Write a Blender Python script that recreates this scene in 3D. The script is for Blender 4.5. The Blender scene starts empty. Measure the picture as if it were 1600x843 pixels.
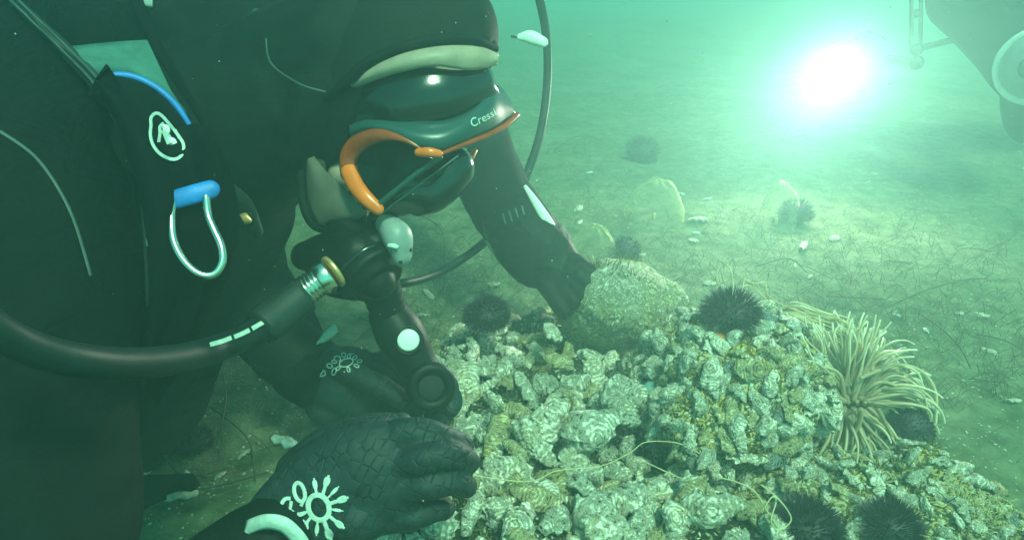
import bpy, math, random
import numpy as np
from mathutils import Vector, Matrix, noise
from mathutils.bvhtree import BVHTree

# ------------------------------------------------------------------ camera
S = bpy.context.scene
C = S.collection
R = math.radians
cam = bpy.data.cameras.new('camera')
co = bpy.data.objects.new('camera', cam)
C.objects.link(co)
co.location = (0, 0, .62)
co.rotation_euler = (R(65), 0, 0)
cam.angle = R(75)
cam.clip_start = .01
cam.clip_end = 200
S.camera = co
CM = Matrix.Translation((0, 0, .62)) @ Matrix.Rotation(R(65), 4, 'X')
CR = CM.to_3x3()
FP = 800 / math.tan(R(37.5))

# ------------------------------------------------------------------ water-filtered daylight
w = bpy.data.worlds.new('World')
S.world = w
w.use_nodes = True
nt = w.node_tree
nt.nodes.clear()
EL, AZ = R(60), R(150)
sky = nt.nodes.new('ShaderNodeTexSky')
sky.sky_type = 'NISHITA'
sky.sun_disc = False
sky.sun_elevation = EL
sky.sun_rotation = AZ
mul = nt.nodes.new('ShaderNodeMix')
mul.data_type = 'RGBA'
mul.blend_type = 'MULTIPLY'
mul.inputs[0].default_value = 1
mul.inputs[7].default_value = (.15, 1.0, .66, 1)      # daylight that has come down through green water
bg = nt.nodes.new('ShaderNodeBackground')
bg.inputs[1].default_value = .105
wo = nt.nodes.new('ShaderNodeOutputWorld')
nt.links.new(sky.outputs[0], mul.inputs[6])
nt.links.new(mul.outputs[2], bg.inputs[0])
nt.links.new(bg.outputs[0], wo.inputs[0])
sun = bpy.data.lights.new('sun', 'SUN')
sun.energy = 3.2
sun.angle = R(12)
sun.color = (.56, 1, .62)
so = bpy.data.objects.new('sun', sun)
C.objects.link(so)
so.rotation_euler = Vector((math.sin(AZ) * math.cos(EL), math.cos(AZ) * math.cos(EL), math.sin(EL))).to_track_quat('Z', 'Y').to_euler()
S.view_settings.view_transform = 'Standard'
S.view_settings.look = 'None'
S.view_settings.exposure = 0.7
S.view_settings.gamma = 1
S.cycles.use_denoising = True
S.cycles.volume_bounces = 2
S.cycles.max_bounces = 6
S.cycles.transparent_max_bounces = 8

rnd = random.Random(7)


# ------------------------------------------------------------------ helpers
def P(px, py, d):
    """world point seen at photo pixel (px, py), d metres along the view axis"""
    return CM @ Vector(((px - 800) / FP * d, -(py - 421.5) / FP * d, -d))


def G(px, py, z=0.0):
    """world point at photo pixel on the level plane z"""
    o = CM.translation
    v = P(px, py, 1) - o
    return o + v * ((z - o.z) / v.z)


def CV(x, y, z):
    return CR @ Vector((x, y, z))


class MB:
    def __init__(s):
        s.v, s.f, s.a = [], [], []

    def add(s, v, f, a=None):
        k = len(s.v)
        s.v += [Vector(p) for p in v]
        s.f += [tuple(i + k for i in q) for q in f]
        s.a += list(a) if a is not None else [0.0] * len(v)
        return s

    def mesh(s, name, mats, smooth=True, attr=False):
        me = bpy.data.meshes.new(name)
        me.from_pydata(s.v, [], s.f)
        for m in (mats if isinstance(mats, (list, tuple)) else [mats]):
            me.materials.append(m)
        if smooth:
            me.polygons.foreach_set('use_smooth', [True] * len(me.polygons))
        if attr:
            at = me.attributes.new('tip', 'FLOAT', 'POINT')
            at.data.foreach_set('value', s.a)
        return me

    def obj(s, name, mats, parent=None, smooth=True, attr=False):
        return link(name, s.mesh(name, mats, smooth, attr), parent)


def link(name, me, parent=None):
    o = bpy.data.objects.new(name, me)
    C.objects.link(o)
    if parent is not None:
        o.parent = parent
        o.matrix_parent_inverse = Matrix.Translation(-Vector(parent.location)) if parent.type == 'EMPTY' else Matrix.Identity(4)
    return o


def tag(o, label=None, cat=None, group=None, kind=None):
    if label: o['label'] = label
    if cat: o['category'] = cat
    if group: o['group'] = group
    if kind: o['kind'] = kind
    return o


def thing(name, loc, label, cat, group=None):
    o = bpy.data.objects.new(name, None)
    C.objects.link(o)
    o.location = loc
    o.empty_display_size = .02
    return tag(o, label, cat, group)


def cat_rom(pts, k):
    """pts: list of tuples/vectors of any length"""
    n = len(pts)
    A = np.array([list(p) for p in pts], float)
    if n == 2:
        return [A[0] + (A[1] - A[0]) * i / k for i in range(k + 1)]
    out = []
    for i in range(n - 1):
        p0, p1, p2, p3 = A[max(i - 1, 0)], A[i], A[i + 1], A[min(i + 2, n - 1)]
        for j in range(k):
            t = j / k
            out.append(.5 * (2 * p1 + (p2 - p0) * t + (2 * p0 - 5 * p1 + 4 * p2 - p3) * t * t + (3 * p1 - p0 - 3 * p2 + p3) * t ** 3))
    out.append(A[-1])
    return out


def sweep(mb, pts, rad, n=12, k=4, flat=None, caps=True, t0=0., t1=1., ribs=None):
    """tube through world points with radii; flat=(axis Vector, factor) squashes the section along an axis"""
    if not isinstance(rad, (list, tuple)):
        rad = [rad] * len(pts)
    cp = cat_rom([(p[0], p[1], p[2], r) for p, r in zip(pts, rad)], k)
    c = [Vector(q[:3]) for q in cp]
    r = [max(q[3], 1e-5) for q in cp]
    if caps:      # rounded ends
        def cap(cc, rr, dirv):
            cs, rs = [], []
            for a in (90, 65, 40, 18):
                cs.append(cc + dirv * rr * math.sin(R(a)))
                rs.append(max(rr * math.cos(R(a)), rr * .03))
            return cs, rs
        a, b = cap(c[0], r[0], (c[0] - c[1]).normalized())
        e, g = cap(c[-1], r[-1], (c[-1] - c[-2]).normalized())
        c = a + c + e[::-1]
        r = b + r + g[::-1]
    m = len(c)
    tan = [(c[min(i + 1, m - 1)] - c[max(i - 1, 0)]).normalized() for i in range(m)]
    up = Vector((.13, .21, .97))
    if abs(up.dot(tan[0])) > .9: up = Vector((.97, .1, .2))
    nx = (up - tan[0] * up.dot(tan[0])).normalized()
    V, A = [], []
    for i in range(m):
        nx = (nx - tan[i] * nx.dot(tan[i])).normalized()
        ny = tan[i].cross(nx)
        rr = r[i] * (ribs(i / (m - 1)) if ribs else 1)
        for j in range(n):
            a = 2 * math.pi * j / n
            q = nx * math.cos(a) * rr + ny * math.sin(a) * rr
            if flat:
                ax, fc = flat
                q -= ax * q.dot(ax) * (1 - fc)
            V.append(c[i] + q)
            A.append(t0 + (t1 - t0) * i / (m - 1))
    F = [(i * n + j, i * n + (j + 1) % n, (i + 1) * n + (j + 1) % n, (i + 1) * n + j) for i in range(m - 1) for j in range(n)]
    F.append(tuple(range(n))[::-1])
    F.append(tuple((m - 1) * n + j for j in range(n)))
    mb.add(V, F, A)
    return mb


def ball(mb, c, rx, ry=None, rz=None, rot=None, nu=20, nv=12):
    ry = rx if ry is None else ry
    rz = rx if rz is None else rz
    V = [Vector((0, 0, rz))]
    for i in range(1, nv):
        t = math.pi * i / nv
        for j in range(nu):
            a = 2 * math.pi * j / nu
            V.append(Vector((rx * math.sin(t) * math.cos(a), ry * math.sin(t) * math.sin(a), rz * math.cos(t))))
    V.append(Vector((0, 0, -rz)))
    if rot is not None: V = [rot @ v for v in V]
    V = [v + Vector(c) for v in V]
    F = [(0, 1 + j, 1 + (j + 1) % nu) for j in range(nu)]
    for i in range(nv - 2):
        for j in range(nu):
            a = 1 + i * nu
            F.append((a + j, a + nu + j, a + nu + (j + 1) % nu, a + (j + 1) % nu))
    l = len(V) - 1
    a = 1 + (nv - 2) * nu
    F += [(l, a + (j + 1) % nu, a + j) for j in range(nu)]
    mb.add(V, F)
    return mb


def cyl(mb, a, b, r0, r1=None, n=28, bev=.12):
    """closed bevelled cylinder from a to b"""
    r1 = r0 if r1 is None else r1
    a, b = Vector(a), Vector(b)
    L = (b - a).length
    t = (b - a).normalized()
    q = t.to_track_quat('Z', 'Y').to_matrix()
    e0, e1 = min(r0 * bev, L * .3), min(r1 * bev, L * .3)
    prof = [(r0 - e0, 0), (r0 - e0 * .3, e0 * .3), (r0, e0), (r1, L - e1), (r1 - e1 * .3, L - e1 * .3), (r1 - e1, L)]
    V = [a + q @ Vector((r * math.cos(2 * math.pi * j / n), r * math.sin(2 * math.pi * j / n), z)) for r, z in prof for j in range(n)]
    F = [(i * n + j, i * n + (j + 1) % n, (i + 1) * n + (j + 1) % n, (i + 1) * n + j) for i in range(len(prof) - 1) for j in range(n)]
    F += [tuple(range(n))[::-1], tuple((len(prof) - 1) * n + j for j in range(n))]
    mb.add(V, F)
    return mb


def ringm(mb, c, nrm, r, tr, n=32, m=10, fl=1.0):
    q = Vector(nrm).normalized().to_track_quat('Z', 'Y').to_matrix()
    V = []
    for i in range(n):
        a = 2 * math.pi * i / n
        for j in range(m):
            b = 2 * math.pi * j / m
            V.append(Vector(c) + q @ Vector(((r + tr * math.cos(b)) * math.cos(a), (r + tr * math.cos(b)) * math.sin(a), tr * fl * math.sin(b))))
    F = [(i * m + j, ((i + 1) % n) * m + j, ((i + 1) % n) * m + (j + 1) % m, i * m + (j + 1) % m) for i in range(n) for j in range(m)]
    mb.add(V, F)
    return mb


def ribbon(mb, top, bot, n=24, m=8, bulge=.0, th=.003):
    """curved panel with real thickness between two edge curves of (px, py, depth)"""
    A = cat_rom(top, 6)
    B = cat_rom(bot, 6)

    def res(L, t):
        x = t * (len(L) - 1)
        i = min(int(x), len(L) - 2)
        return L[i] + (L[i + 1] - L[i]) * (x - i)
    grid = []
    for i in range(n + 1):
        a, b = res(A, i / n), res(B, i / n)
        row = []
        for j in range(m + 1):
            t = j / m
            q = a + (b - a) * t
            row.append(P(q[0], q[1], q[2] - bulge * math.sin(math.pi * t)))
        grid.append(row)
    V, F = [], []
    W = m + 1
    for s in (0, 1):
        for i in range(n + 1):
            for j in range(W):
                du = grid[min(i + 1, n)][j] - grid[max(i - 1, 0)][j]
                dv = grid[i][min(j + 1, m)] - grid[i][max(j - 1, 0)]
                nn = du.cross(dv)
                nn = nn.normalized() if nn.length > 1e-12 else CV(0, 0, 1)
                if nn.dot(CV(0, 0, 1)) < 0: nn = -nn
                V.append(grid[i][j] - nn * th * s)
    N = (n + 1) * W
    for i in range(n):
        for j in range(m):
            a = i * W + j
            F.append((a, a + 1, a + W + 1, a + W))
            F.append((N + a, N + a + W, N + a + W + 1, N + a + 1))
    edge = [i * W for i in range(n + 1)] + [n * W + j for j in range(1, W)] + [i * W + m for i in range(n - 1, -1, -1)] + [j for j in range(m - 1, 0, -1)]
    for i in range(len(edge)):
        a, b = edge[i], edge[(i + 1) % len(edge)]
        F.append((a, b, N + b, N + a))
    mb.add(V, F)
    return mb


def union(mb, name, voxel, smooth=6, factor=.5):
    """weld overlapping closed shapes into one continuous skin"""
    me = mb.mesh(name + '_source', [], False)
    o = bpy.data.objects.new(name + '_source', me)
    C.objects.link(o)
    md = o.modifiers.new('r', 'REMESH')
    md.mode = 'VOXEL'
    md.voxel_size = voxel
    if smooth:
        sm = o.modifiers.new('s', 'SMOOTH')
        sm.factor = factor
        sm.iterations = smooth
    dg = bpy.context.evaluated_depsgraph_get()
    dg.update()
    out = bpy.data.meshes.new_from_object(o.evaluated_get(dg))
    bpy.data.objects.remove(o)
    bpy.data.meshes.remove(me)
    out.name = name
    out.polygons.foreach_set('use_smooth', [True] * len(out.polygons))
    out.materials.clear()
    return out


def displace(me, amp_scale):
    """amp_scale: list of (amplitude, scale) pairs of noise along the normals"""
    me.update()
    nr = [v.normal.copy() for v in me.vertices]
    for v, n in zip(me.vertices, nr):
        d = 0
        for k, (a, s) in enumerate(amp_scale):
            d += a * noise.noise(v.co * s + Vector((k * 7.3, 1, 2)))
        v.co += n * d
    me.update()


def bvh(me):
    return BVHTree.FromPolygons([v.co for v in me.vertices], [tuple(p.vertices) for p in me.polygons])


def hit(tree, px, py, off=.0008):
    o = CM.translation
    d = (P(px, py, 1) - o).normalized()
    r = tree.ray_cast(o, d)
    if r[0] is None:
        return None
    return r[0] - d * off


def print_strokes(name, mat, tree, strokes, parent, off=.0008, n=8, th=.0006):
    """flat print laid on a surface: strokes = [(points px, width px)], closed ones repeat their first point"""
    mb = MB()
    for pts, wd in strokes:
        cp = cat_rom(pts, n) if len(pts) > 2 else cat_rom(pts, 3)
        V = []
        last = None
        ok = True
        for i, q in enumerate(cp):
            a, b = cp[max(i - 1, 0)], cp[min(i + 1, len(cp) - 1)]
            t = (b - a) / (np.linalg.norm(b - a) + 1e-9)
            nn = np.array((-t[1], t[0]))
            for s in (-.5, 0, .5):
                h = hit(tree, q[0] + nn[0] * wd * s, q[1] + nn[1] * wd * s, off + (th if s == 0 else 0))
                if h is None:
                    if last is None:
                        ok = False
                        break
                    h = last
                last = h
                V.append(h)
            if not ok: break
        if not ok: continue
        F = [(i * 3 + j, i * 3 + j + 1, i * 3 + j + 4, i * 3 + j + 3) for i in range(len(cp) - 1) for j in (0, 1)]
        mb.add(V, F)
    return mb.obj(name, mat, parent)


# ------------------------------------------------------------------ materials
def nodes(name):
    m = bpy.data.materials.new(name)
    m.use_nodes = True
    t = m.node_tree
    b = t.nodes['Principled BSDF']
    return m, t, b


def N(t, typ, **kw):
    n = t.nodes.new(typ)
    for k, v in kw.items():
        if k.startswith('i_'):
            key = k[2:]
            key = int(key) if key.isdigit() else key.replace('_', ' ')
            n.inputs[key].default_value = v
        else:
            setattr(n, k, v)
    return n


def ramp(t, fac, stops):
    r = t.nodes.new('ShaderNodeValToRGB')
    while len(r.color_ramp.elements) < len(stops):
        r.color_ramp.elements.new(.5)
    for e, (p, c) in zip(r.color_ramp.elements, stops):
        e.position = p
        e.color = (*c, 1) if not isinstance(c, float) else (c, c, c, 1)
    t.links.new(fac, r.inputs[0])
    return r


def coords(t, scale=1.0, kind='Object', rot=(0, 0, 0)):
    tc = t.nodes.new('ShaderNodeTexCoord')
    mp = t.nodes.new('ShaderNodeMapping')
    mp.inputs['Scale'].default_value = (scale,) * 3 if isinstance(scale, (int, float)) else scale
    mp.inputs['Rotation'].default_value = rot
    t.links.new(tc.outputs[kind], mp.inputs[0])
    return mp.outputs[0]


def bump(t, b, h, strength, dist, prev=None):
    n = N(t, 'ShaderNodeBump', i_Strength=strength, i_Distance=dist)
    t.links.new(h, n.inputs['Height'])
    if prev is not None: t.links.new(prev, n.inputs['Normal'])
    t.links.new(n.outputs[0], b.inputs['Normal'])
    return n.outputs[0]


def tex(t, vec, scale, detail=4, rough=.6, dist=0.):
    n = N(t, 'ShaderNodeTexNoise', i_Scale=scale, i_Detail=detail, i_Roughness=rough, i_Distortion=dist)
    t.links.new(vec, n.inputs['Vector'])
    return n.outputs[0]


def plain(name, col, rough=.5, metal=0., spec=.5, var=.25, vs=60., bs=.2, bd=.0006, coat=0., trans=0.):
    """a colour with soft mottling and fine relief"""
    m, t, b = nodes(name)
    v = coords(t)
    n1 = tex(t, v, vs, 5)
    r = ramp(t, n1, [(.3, tuple(c * (1 - var) for c in col)), (.7, tuple(min(1, c * (1 + var)) for c in col))])
    t.links.new(r.outputs[0], b.inputs['Base Color'])
    b.inputs['Roughness'].default_value = rough
    b.inputs['Metallic'].default_value = metal
    b.inputs['Specular IOR Level'].default_value = spec
    b.inputs['Coat Weight'].default_value = coat
    b.inputs['Transmission Weight'].default_value = trans
    if bs: bump(t, b, tex(t, v, vs * 6, 3), bs, bd)
    return m


def fabric(name, col, rough=.75, fold=.5, weave=900., spec=.25):
    m, t, b = nodes(name)
    v = coords(t)
    dust = tex(t, v, 45, 6, .7)
    r = ramp(t, dust, [(.35, tuple(c * .75 for c in col)), (.62, tuple(c * 1.25 for c in col)), (.8, tuple(c * 1.7 for c in col))])
    t.links.new(r.outputs[0], b.inputs['Base Color'])
    b.inputs['Roughness'].default_value = rough
    b.inputs['Specular IOR Level'].default_value = spec
    sv = coords(t, (1, 1, 2.6), 'Object', (.6, .3, 0))
    p = bump(t, b, tex(t, sv, 14, 4, .55, .8), fold, .012)
    bump(t, b, tex(t, v, weave, 2), .25, .0006, p)
    return m


M = {}
M['suit'] = fabric('drysuit_fabric', (.0025, .0040, .0050), .8, .4, spec=.12)
M['suit_sheen'] = fabric('neoprene_smooth', (.003, .006, .006), .6, .35, spec=.15)
M['hood'] = fabric('hood_neoprene', (.003, .006, .0055), .7, .2, spec=.14)
M['panel'] = fabric('harness_fabric', (.002, .003, .004), .85, .2, spec=.1)
M['patch'] = fabric('teal_fabric', (.05, .15, .13), .8, .15)
M['rubber'] = plain('black_rubber', (.002, .004, .004), .5, spec=.22, bs=.15)
M['rubber_gloss'] = plain('glossy_black_silicone', (.003, .007, .007), .18, spec=.45, bs=.1, coat=.5)
M['hose'] = plain('hose_rubber', (.007, .017, .018), .5, bs=.3, spec=.25)
M['sleeve'] = plain('hose_sleeve_rubber', (.008, .018, .017), .65, bs=.3)
M['teal'] = plain('teal_plastic', (.018, .065, .066), .34, bs=.1, var=.12)
M['orange'] = plain('orange_plastic', (.95, .16, .004), .3, spec=.6, bs=.05, var=.15)
M['orange_deep'] = plain('orange_translucent_plastic', (.34, .05, .004), .25, spec=.6, bs=.05, var=.3, vs=40)
M['blue'] = plain('blue_webbing', (.012, .19, .62), .5, bs=.3)
M['steel'] = plain('brushed_steel', (.75, .74, .66), .22, metal=1., bs=.08, var=.1)
M['brass'] = plain('brass_ring', (.75, .45, .2), .35, metal=.6, bs=.05)
M['mint'] = plain('pale_print', (.52, .66, .60), .6, bs=0, var=.2, vs=200)
M['white'] = plain('white_plastic', (.72, .78, .74), .4, bs=.05, var=.08)
M['grey'] = plain('grey_plastic', (.24, .29, .28), .45, bs=.1, var=.15)
M['skin'] = plain('skin', (.36, .29, .22), .5, bs=.35, bd=.0008, var=.22, vs=40)
M['strap'] = plain('dark_webbing', (.02, .03, .03), .7, bs=.5)
M['seam'] = plain('seam_tape', (.045, .075, .072), .6, bs=.3)
M['thread'] = plain('tan_thread', (.55, .48, .27), .6, bs=0)
M['twig'] = plain('brown_weed', (.06, .055, .03), .8, bs=.4)
M['skin_shade'] = plain('shaded_skin', (.10, .09, .07), .6, bs=.35, bd=.0008, var=.22, vs=40)  # darker copy of the skin, the cheek's shade put into its colour
M['turf'] = plain('olive_turf', (.16, .145, .05), .8, bs=0, var=.5, vs=30)
M['urchin'] = plain('urchin_test', (.02, .012, .022), .6, bs=.4)
M['spine'] = plain('urchin_spine', (.028, .018, .035), .45, bs=0, var=.4)
M['sponge'] = plain('orange_sponge', (.62, .20, .03), .8, bs=.8, bd=.003, var=.4)
M['dark_hole'] = plain('opening_rubber', (.004, .006, .006), .7, bs=.1)


def glass(name, col, rough=.03):
    m, t, b = nodes(name)
    b.inputs['Base Color'].default_value = (*col, 1)
    b.inputs['Roughness'].default_value = rough
    b.inputs['Transmission Weight'].default_value = 1
    b.inputs['IOR'].default_value = 1.14        # glass under water bends light little
    return m


M['lens'] = glass('mask_glass', (.35, .5, .45))
M['dome'] = glass('dome_glass', (.8, .95, .9))


def glove_mat():
    m, t, b = nodes('scaled_glove_neoprene')
    v = coords(t, 1, 'Object', (0, 0, 0))
    # the scale pattern runs across the hand: turn object space to the plane of the palm
    mp = t.nodes.new('ShaderNodeMapping')
    mp.vector_type = 'TEXTURE'
    mp.inputs['Rotation'].default_value = (R(65), 0, R(0))
    t.links.new(v, mp.inputs[0])
    mp2 = t.nodes.new('ShaderNodeMapping')
    mp2.inputs['Rotation'].default_value = (0, 0, R(-62))
    t.links.new(mp.outputs[0], mp2.inputs[0])
    nz = N(t, 'ShaderNodeTexNoise', i_Scale=30.)
    t.links.new(mp2.outputs[0], nz.inputs['Vector'])
    ad = N(t, 'ShaderNodeMix', data_type='RGBA', blend_type='ADD')
    ad.inputs[0].default_value = .004
    t.links.new(mp2.outputs[0], ad.inputs[6])
    t.links.new(nz.outputs['Color'], ad.inputs[7])
    sc = t.nodes.new('ShaderNodeMapping')
    sc.inputs['Scale'].default_value = (1, 1.35, .02)
    t.links.new(ad.outputs[2], sc.inputs[0])
    br_ = N(t, 'ShaderNodeTexVoronoi', feature='DISTANCE_TO_EDGE', i_Scale=88., i_Randomness=.42)
    t.links.new(sc.outputs[0], br_.inputs['Vector'])
    br = ramp(t, br_.outputs['Distance'], [(.01, 0.), (.10, .75), (.4, 1.)])
    bk = tex(t, v, 60, 3)
    mk_ = N(t, 'ShaderNodeMix', data_type='RGBA')
    rb_ = ramp(t, bk, [(.42, 0.), (.6, 1.)])
    t.links.new(rb_.outputs[0], mk_.inputs[0])
    t.links.new(br.outputs['Color'], mk_.inputs[6])
    mk_.inputs[7].default_value = (.8, .8, .8, 1)
    r = ramp(t, mk_.outputs[2], [(0., (.006, .012, .015)), (.6, (.010, .021, .025)), (1., (.013, .026, .031))])
    t.links.new(r.outputs[0], b.inputs['Base Color'])
    b.inputs['Roughness'].default_value = .6
    b.inputs['Specular IOR Level'].default_value = .3
    p = bump(t, b, mk_.outputs[2], .5, .0018)
    bump(t, b, tex(t, v, 700, 2), .3, .0005, p)
    return m


M['glove'] = glove_mat()


def sand_mat():
    m, t, b = nodes('silty_sand')
    v = coords(t)
    big = tex(t, v, 3.2, 6, .6, .4)
    mid = tex(t, v, 26, 6, .7)
    r1 = ramp(t, big, [(.35, (.12, .16, .085)), (.5, (.17, .21, .12)), (.65, (.23, .26, .165))])
    r2 = ramp(t, mid, [(.35, (.45, .45, .4)), (.6, (1, 1, 1)), (.72, (1.3, 1.3, 1.25))])
    mx = N(t, 'ShaderNodeMix', data_type='RGBA', blend_type='MULTIPLY')
    mx.inputs[0].default_value = 1
    t.links.new(r1.outputs[0], mx.inputs[6])
    t.links.new(r2.outputs[0], mx.inputs[7])
    vo = N(t, 'ShaderNodeTexVoronoi', i_Scale=130.)
    t.links.new(v, vo.inputs['Vector'])
    sp = ramp(t, vo.outputs['Distance'], [(.10, 1.), (.2, 0.)])
    pt = ramp(t, tex(t, v, 9, 4), [(.5, 0.), (.66, 1.)])
    k = N(t, 'ShaderNodeMath', operation='MULTIPLY')
    t.links.new(sp.outputs[0], k.inputs[0])
    t.links.new(pt.outputs[0], k.inputs[1])
    m2 = N(t, 'ShaderNodeMix', data_type='RGBA')
    t.links.new(k.outputs[0], m2.inputs[0])
    t.links.new(mx.outputs[2], m2.inputs[6])
    m2.inputs[7].default_value = (.6, .6, .5, 1)
    t.links.new(m2.outputs[2], b.inputs['Base Color'])
    b.inputs['Roughness'].default_value = .95
    b.inputs['Specular IOR Level'].default_value = .1
    p = bump(t, b, mid, .7, .02)
    bump(t, b, tex(t, v, 240, 4, .7), .6, .004, p)
    return m


M['sand'] = sand_mat()


def crust(name, dark, midc, light, s=70., cover=.52, tint=(.30, .27, .08)):
    own = s < 20      # shells are unit-length meshes scaled down when placed
    """encrusted rock and shell: chalky white growth in worm-like ridges over dark and olive patches"""
    m, t, b = nodes(name)
    v = coords(t)
    wv = tex(t, v, s, 5, .62, 2.6)
    r = ramp(t, wv, [(cover - .14, dark), (cover - .02, midc), (cover + .05, light), (cover + .2, tuple(min(1, c * 1.15) for c in light))])
    pt = ramp(t, tex(t, v, 1.2 if own else 16, 4, .6), [(.42, 0.), (.66, 1.)])
    mx = N(t, 'ShaderNodeMix', data_type='RGBA')
    t.links.new(pt.outputs[0], mx.inputs[0])
    t.links.new(r.outputs[0], mx.inputs[6])
    al = N(t, 'ShaderNodeMix', data_type='RGBA', blend_type='MULTIPLY')
    al.inputs[0].default_value = 1
    t.links.new(r.outputs[0], al.inputs[6])
    al.inputs[7].default_value = (*[min(1, c * 2.4) for c in tint], 1)
    t.links.new(al.outputs[2], mx.inputs[7])
    t.links.new(mx.outputs[2], b.inputs['Base Color'])
    b.inputs['Roughness'].default_value = .7
    b.inputs['Specular IOR Level'].default_value = .3
    p = bump(t, b, wv, 1., .006)
    bump(t, b, tex(t, v, s * 5, 3), .6, .0015, p)
    return m


def shell_mat(name, dark, midc, light, ringsc, cover, silt):
    """oyster valve: chalky growth bands broken by dark cracks, patches of silt and olive algae"""
    m, t, b = nodes(name)
    v = coords(t)
    oi = t.nodes.new('ShaderNodeObjectInfo')
    sh = N(t, 'ShaderNodeVectorMath', operation='SCALE')
    t.links.new(oi.outputs['Random'], sh.inputs['Scale'])
    sh.inputs[0].default_value = (9, 7, 5)
    ad = N(t, 'ShaderNodeVectorMath', operation='ADD')
    t.links.new(v, ad.inputs[0])
    t.links.new(sh.outputs[0], ad.inputs[1])
    vv = ad.outputs[0]
    wv = N(t, 'ShaderNodeTexWave', wave_type='RINGS', rings_direction='Z', i_Scale=ringsc, i_Distortion=9., i_Detail=5., i_Detail_Scale=1.3, i_Detail_Roughness=.7)
    t.links.new(v, wv.inputs['Vector'])
    nz = tex(t, vv, 2.6, 6, .6, 1.8)
    mi = N(t, 'ShaderNodeMix', data_type='FLOAT')
    mi.inputs[0].default_value = .82
    t.links.new(wv.outputs['Fac'], mi.inputs[2])
    t.links.new(nz, mi.inputs[3])
    r = ramp(t, mi.outputs[0], [(cover - .13, dark), (cover - .085, midc), (cover - .06, light), (cover - .035, midc), (cover - .01, dark), (cover + .015, light), (cover + .05, midc), (cover + .075, light), (cover + .11, midc), (cover + .135, light)])
    pt = ramp(t, tex(t, vv, 1.7, 4, .6), [(.54, 0.), (.68, .75)])
    mx = N(t, 'ShaderNodeMix', data_type='RGBA')
    t.links.new(pt.outputs[0], mx.inputs[0])
    t.links.new(r.outputs[0], mx.inputs[6])
    mx.inputs[7].default_value = (*silt, 1)
    al = N(t, 'ShaderNodeMix', data_type='RGBA', blend_type='OVERLAY')
    al.inputs[0].default_value = .75
    t.links.new(r.outputs[0], al.inputs[6])
    al.inputs[7].default_value = (*silt, 1)
    t.links.new(al.outputs[2], mx.inputs[7])
    t.links.new(mx.outputs[2], b.inputs['Base Color'])
    b.inputs['Roughness'].default_value = .6
    b.inputs['Specular IOR Level'].default_value = .35
    p = bump(t, b, r.outputs[0], .55, .05)
    bump(t, b, tex(t, vv, 30, 3), .5, .02, p)
    return m


M['oyster'] = [shell_mat('oyster_shell_chalky', (.05, .055, .025), (.40, .36, .20), (.97, .94, .80), 3.2, .42, (.50, .42, .22)),
               shell_mat('oyster_shell_grey', (.03, .04, .025), (.26, .26, .16), (.93, .91, .78), 4.0, .46, (.36, .32, .18)),
               shell_mat('oyster_shell_olive', (.06, .05, .02), (.30, .24, .09), (.82, .76, .48), 3.4, .47, (.42, .32, .10)),
               shell_mat('oyster_shell_dark', (.014, .028, .028), (.05, .08, .07), (.60, .66, .60), 4.4, .52, (.10, .12, .07))]
M['reef'] = crust('reef_rock', (.015, .02, .012), (.06, .065, .03), (.42, .42, .28), 75, .60)
M['reef_yellow'] = crust('reef_rock_yellow', (.03, .03, .012), (.20, .17, .06), (.66, .60, .36), 85, .52, (.42, .34, .08))
M['boulder'] = crust('boulder_crust', (.24, .25, .18), (.44, .43, .33), (.84, .82, .70), 110, .58, (.34, .33, .22))
M['shell'] = plain('bleached_shell', (.46, .46, .36), .5, bs=.5, var=.4, vs=80)
M['nacre'] = plain('inner_shell', (.45, .60, .56), .35, bs=.2, var=.3, vs=50)
M['stone'] = plain('smooth_teal_stone', (.16, .30, .28), .6, bs=.4, var=.25, vs=40)


def anemone_mat():
    m, t, b = nodes('anemone_tentacle')
    at = N(t, 'ShaderNodeAttribute', attribute_name='tip')
    oi = t.nodes.new('ShaderNodeObjectInfo')
    r = ramp(t, at.outputs['Fac'], [(0., (.20, .14, .08)), (.4, (.40, .30, .19)), (.8, (.60, .52, .38)), (1., (.86, .87, .76))])
    hs = N(t, 'ShaderNodeHueSaturation')
    mr = N(t, 'ShaderNodeMapRange')
    mr.inputs[3].default_value = .75
    mr.inputs[4].default_value = 1.25
    t.links.new(oi.outputs['Random'], mr.inputs[0])
    t.links.new(mr.outputs[0], hs.inputs['Value'])
    t.links.new(r.outputs[0], hs.inputs['Color'])
    t.links.new(hs.outputs[0], b.inputs['Base Color'])
    b.inputs['Roughness'].default_value = .4
    b.inputs['Subsurface Weight'].default_value = .5
    b.inputs['Subsurface Radius'].default_value = (.006, .006, .003)
    b.inputs['Subsurface Scale'].default_value = 1
    return m


M['anemone'] = anemone_mat()
M['filament'] = plain('filament', (.50, .46, .22), .6, bs=0, var=.2)


def membrane(name, col, a):
    m, t, b = nodes(name)
    v = coords(t)
    b.inputs['Base Color'].default_value = (*col, 1)
    r = ramp(t, tex(t, v, 160, 4, .7), [(.4, a), (.65, min(1., a * 2.6))])
    lw = N(t, 'ShaderNodeLayerWeight', i_Blend=.35)      # a thin film looks denser where it is seen edge-on
    ad = N(t, 'ShaderNodeMath', operation='MULTIPLY_ADD')
    t.links.new(lw.outputs['Facing'], ad.inputs[0])
    t.links.new(r.outputs[0], ad.inputs[1])
    ad.inputs[2].default_value = .05
    t.links.new(ad.outputs[0], b.inputs['Alpha'])
    b.inputs['Roughness'].default_value = .7
    return m


M['membrane'] = membrane('thin_membrane', (.55, .55, .28), .5)
mt, t_, b_ = nodes('lamp_face')
b_.inputs['Base Color'].default_value = (1, 1, 1, 1)
b_.inputs['Emission Color'].default_value = (.85, 1, .88, 1)
b_.inputs['Emission Strength'].default_value = 30
M['lamp'] = mt

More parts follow.
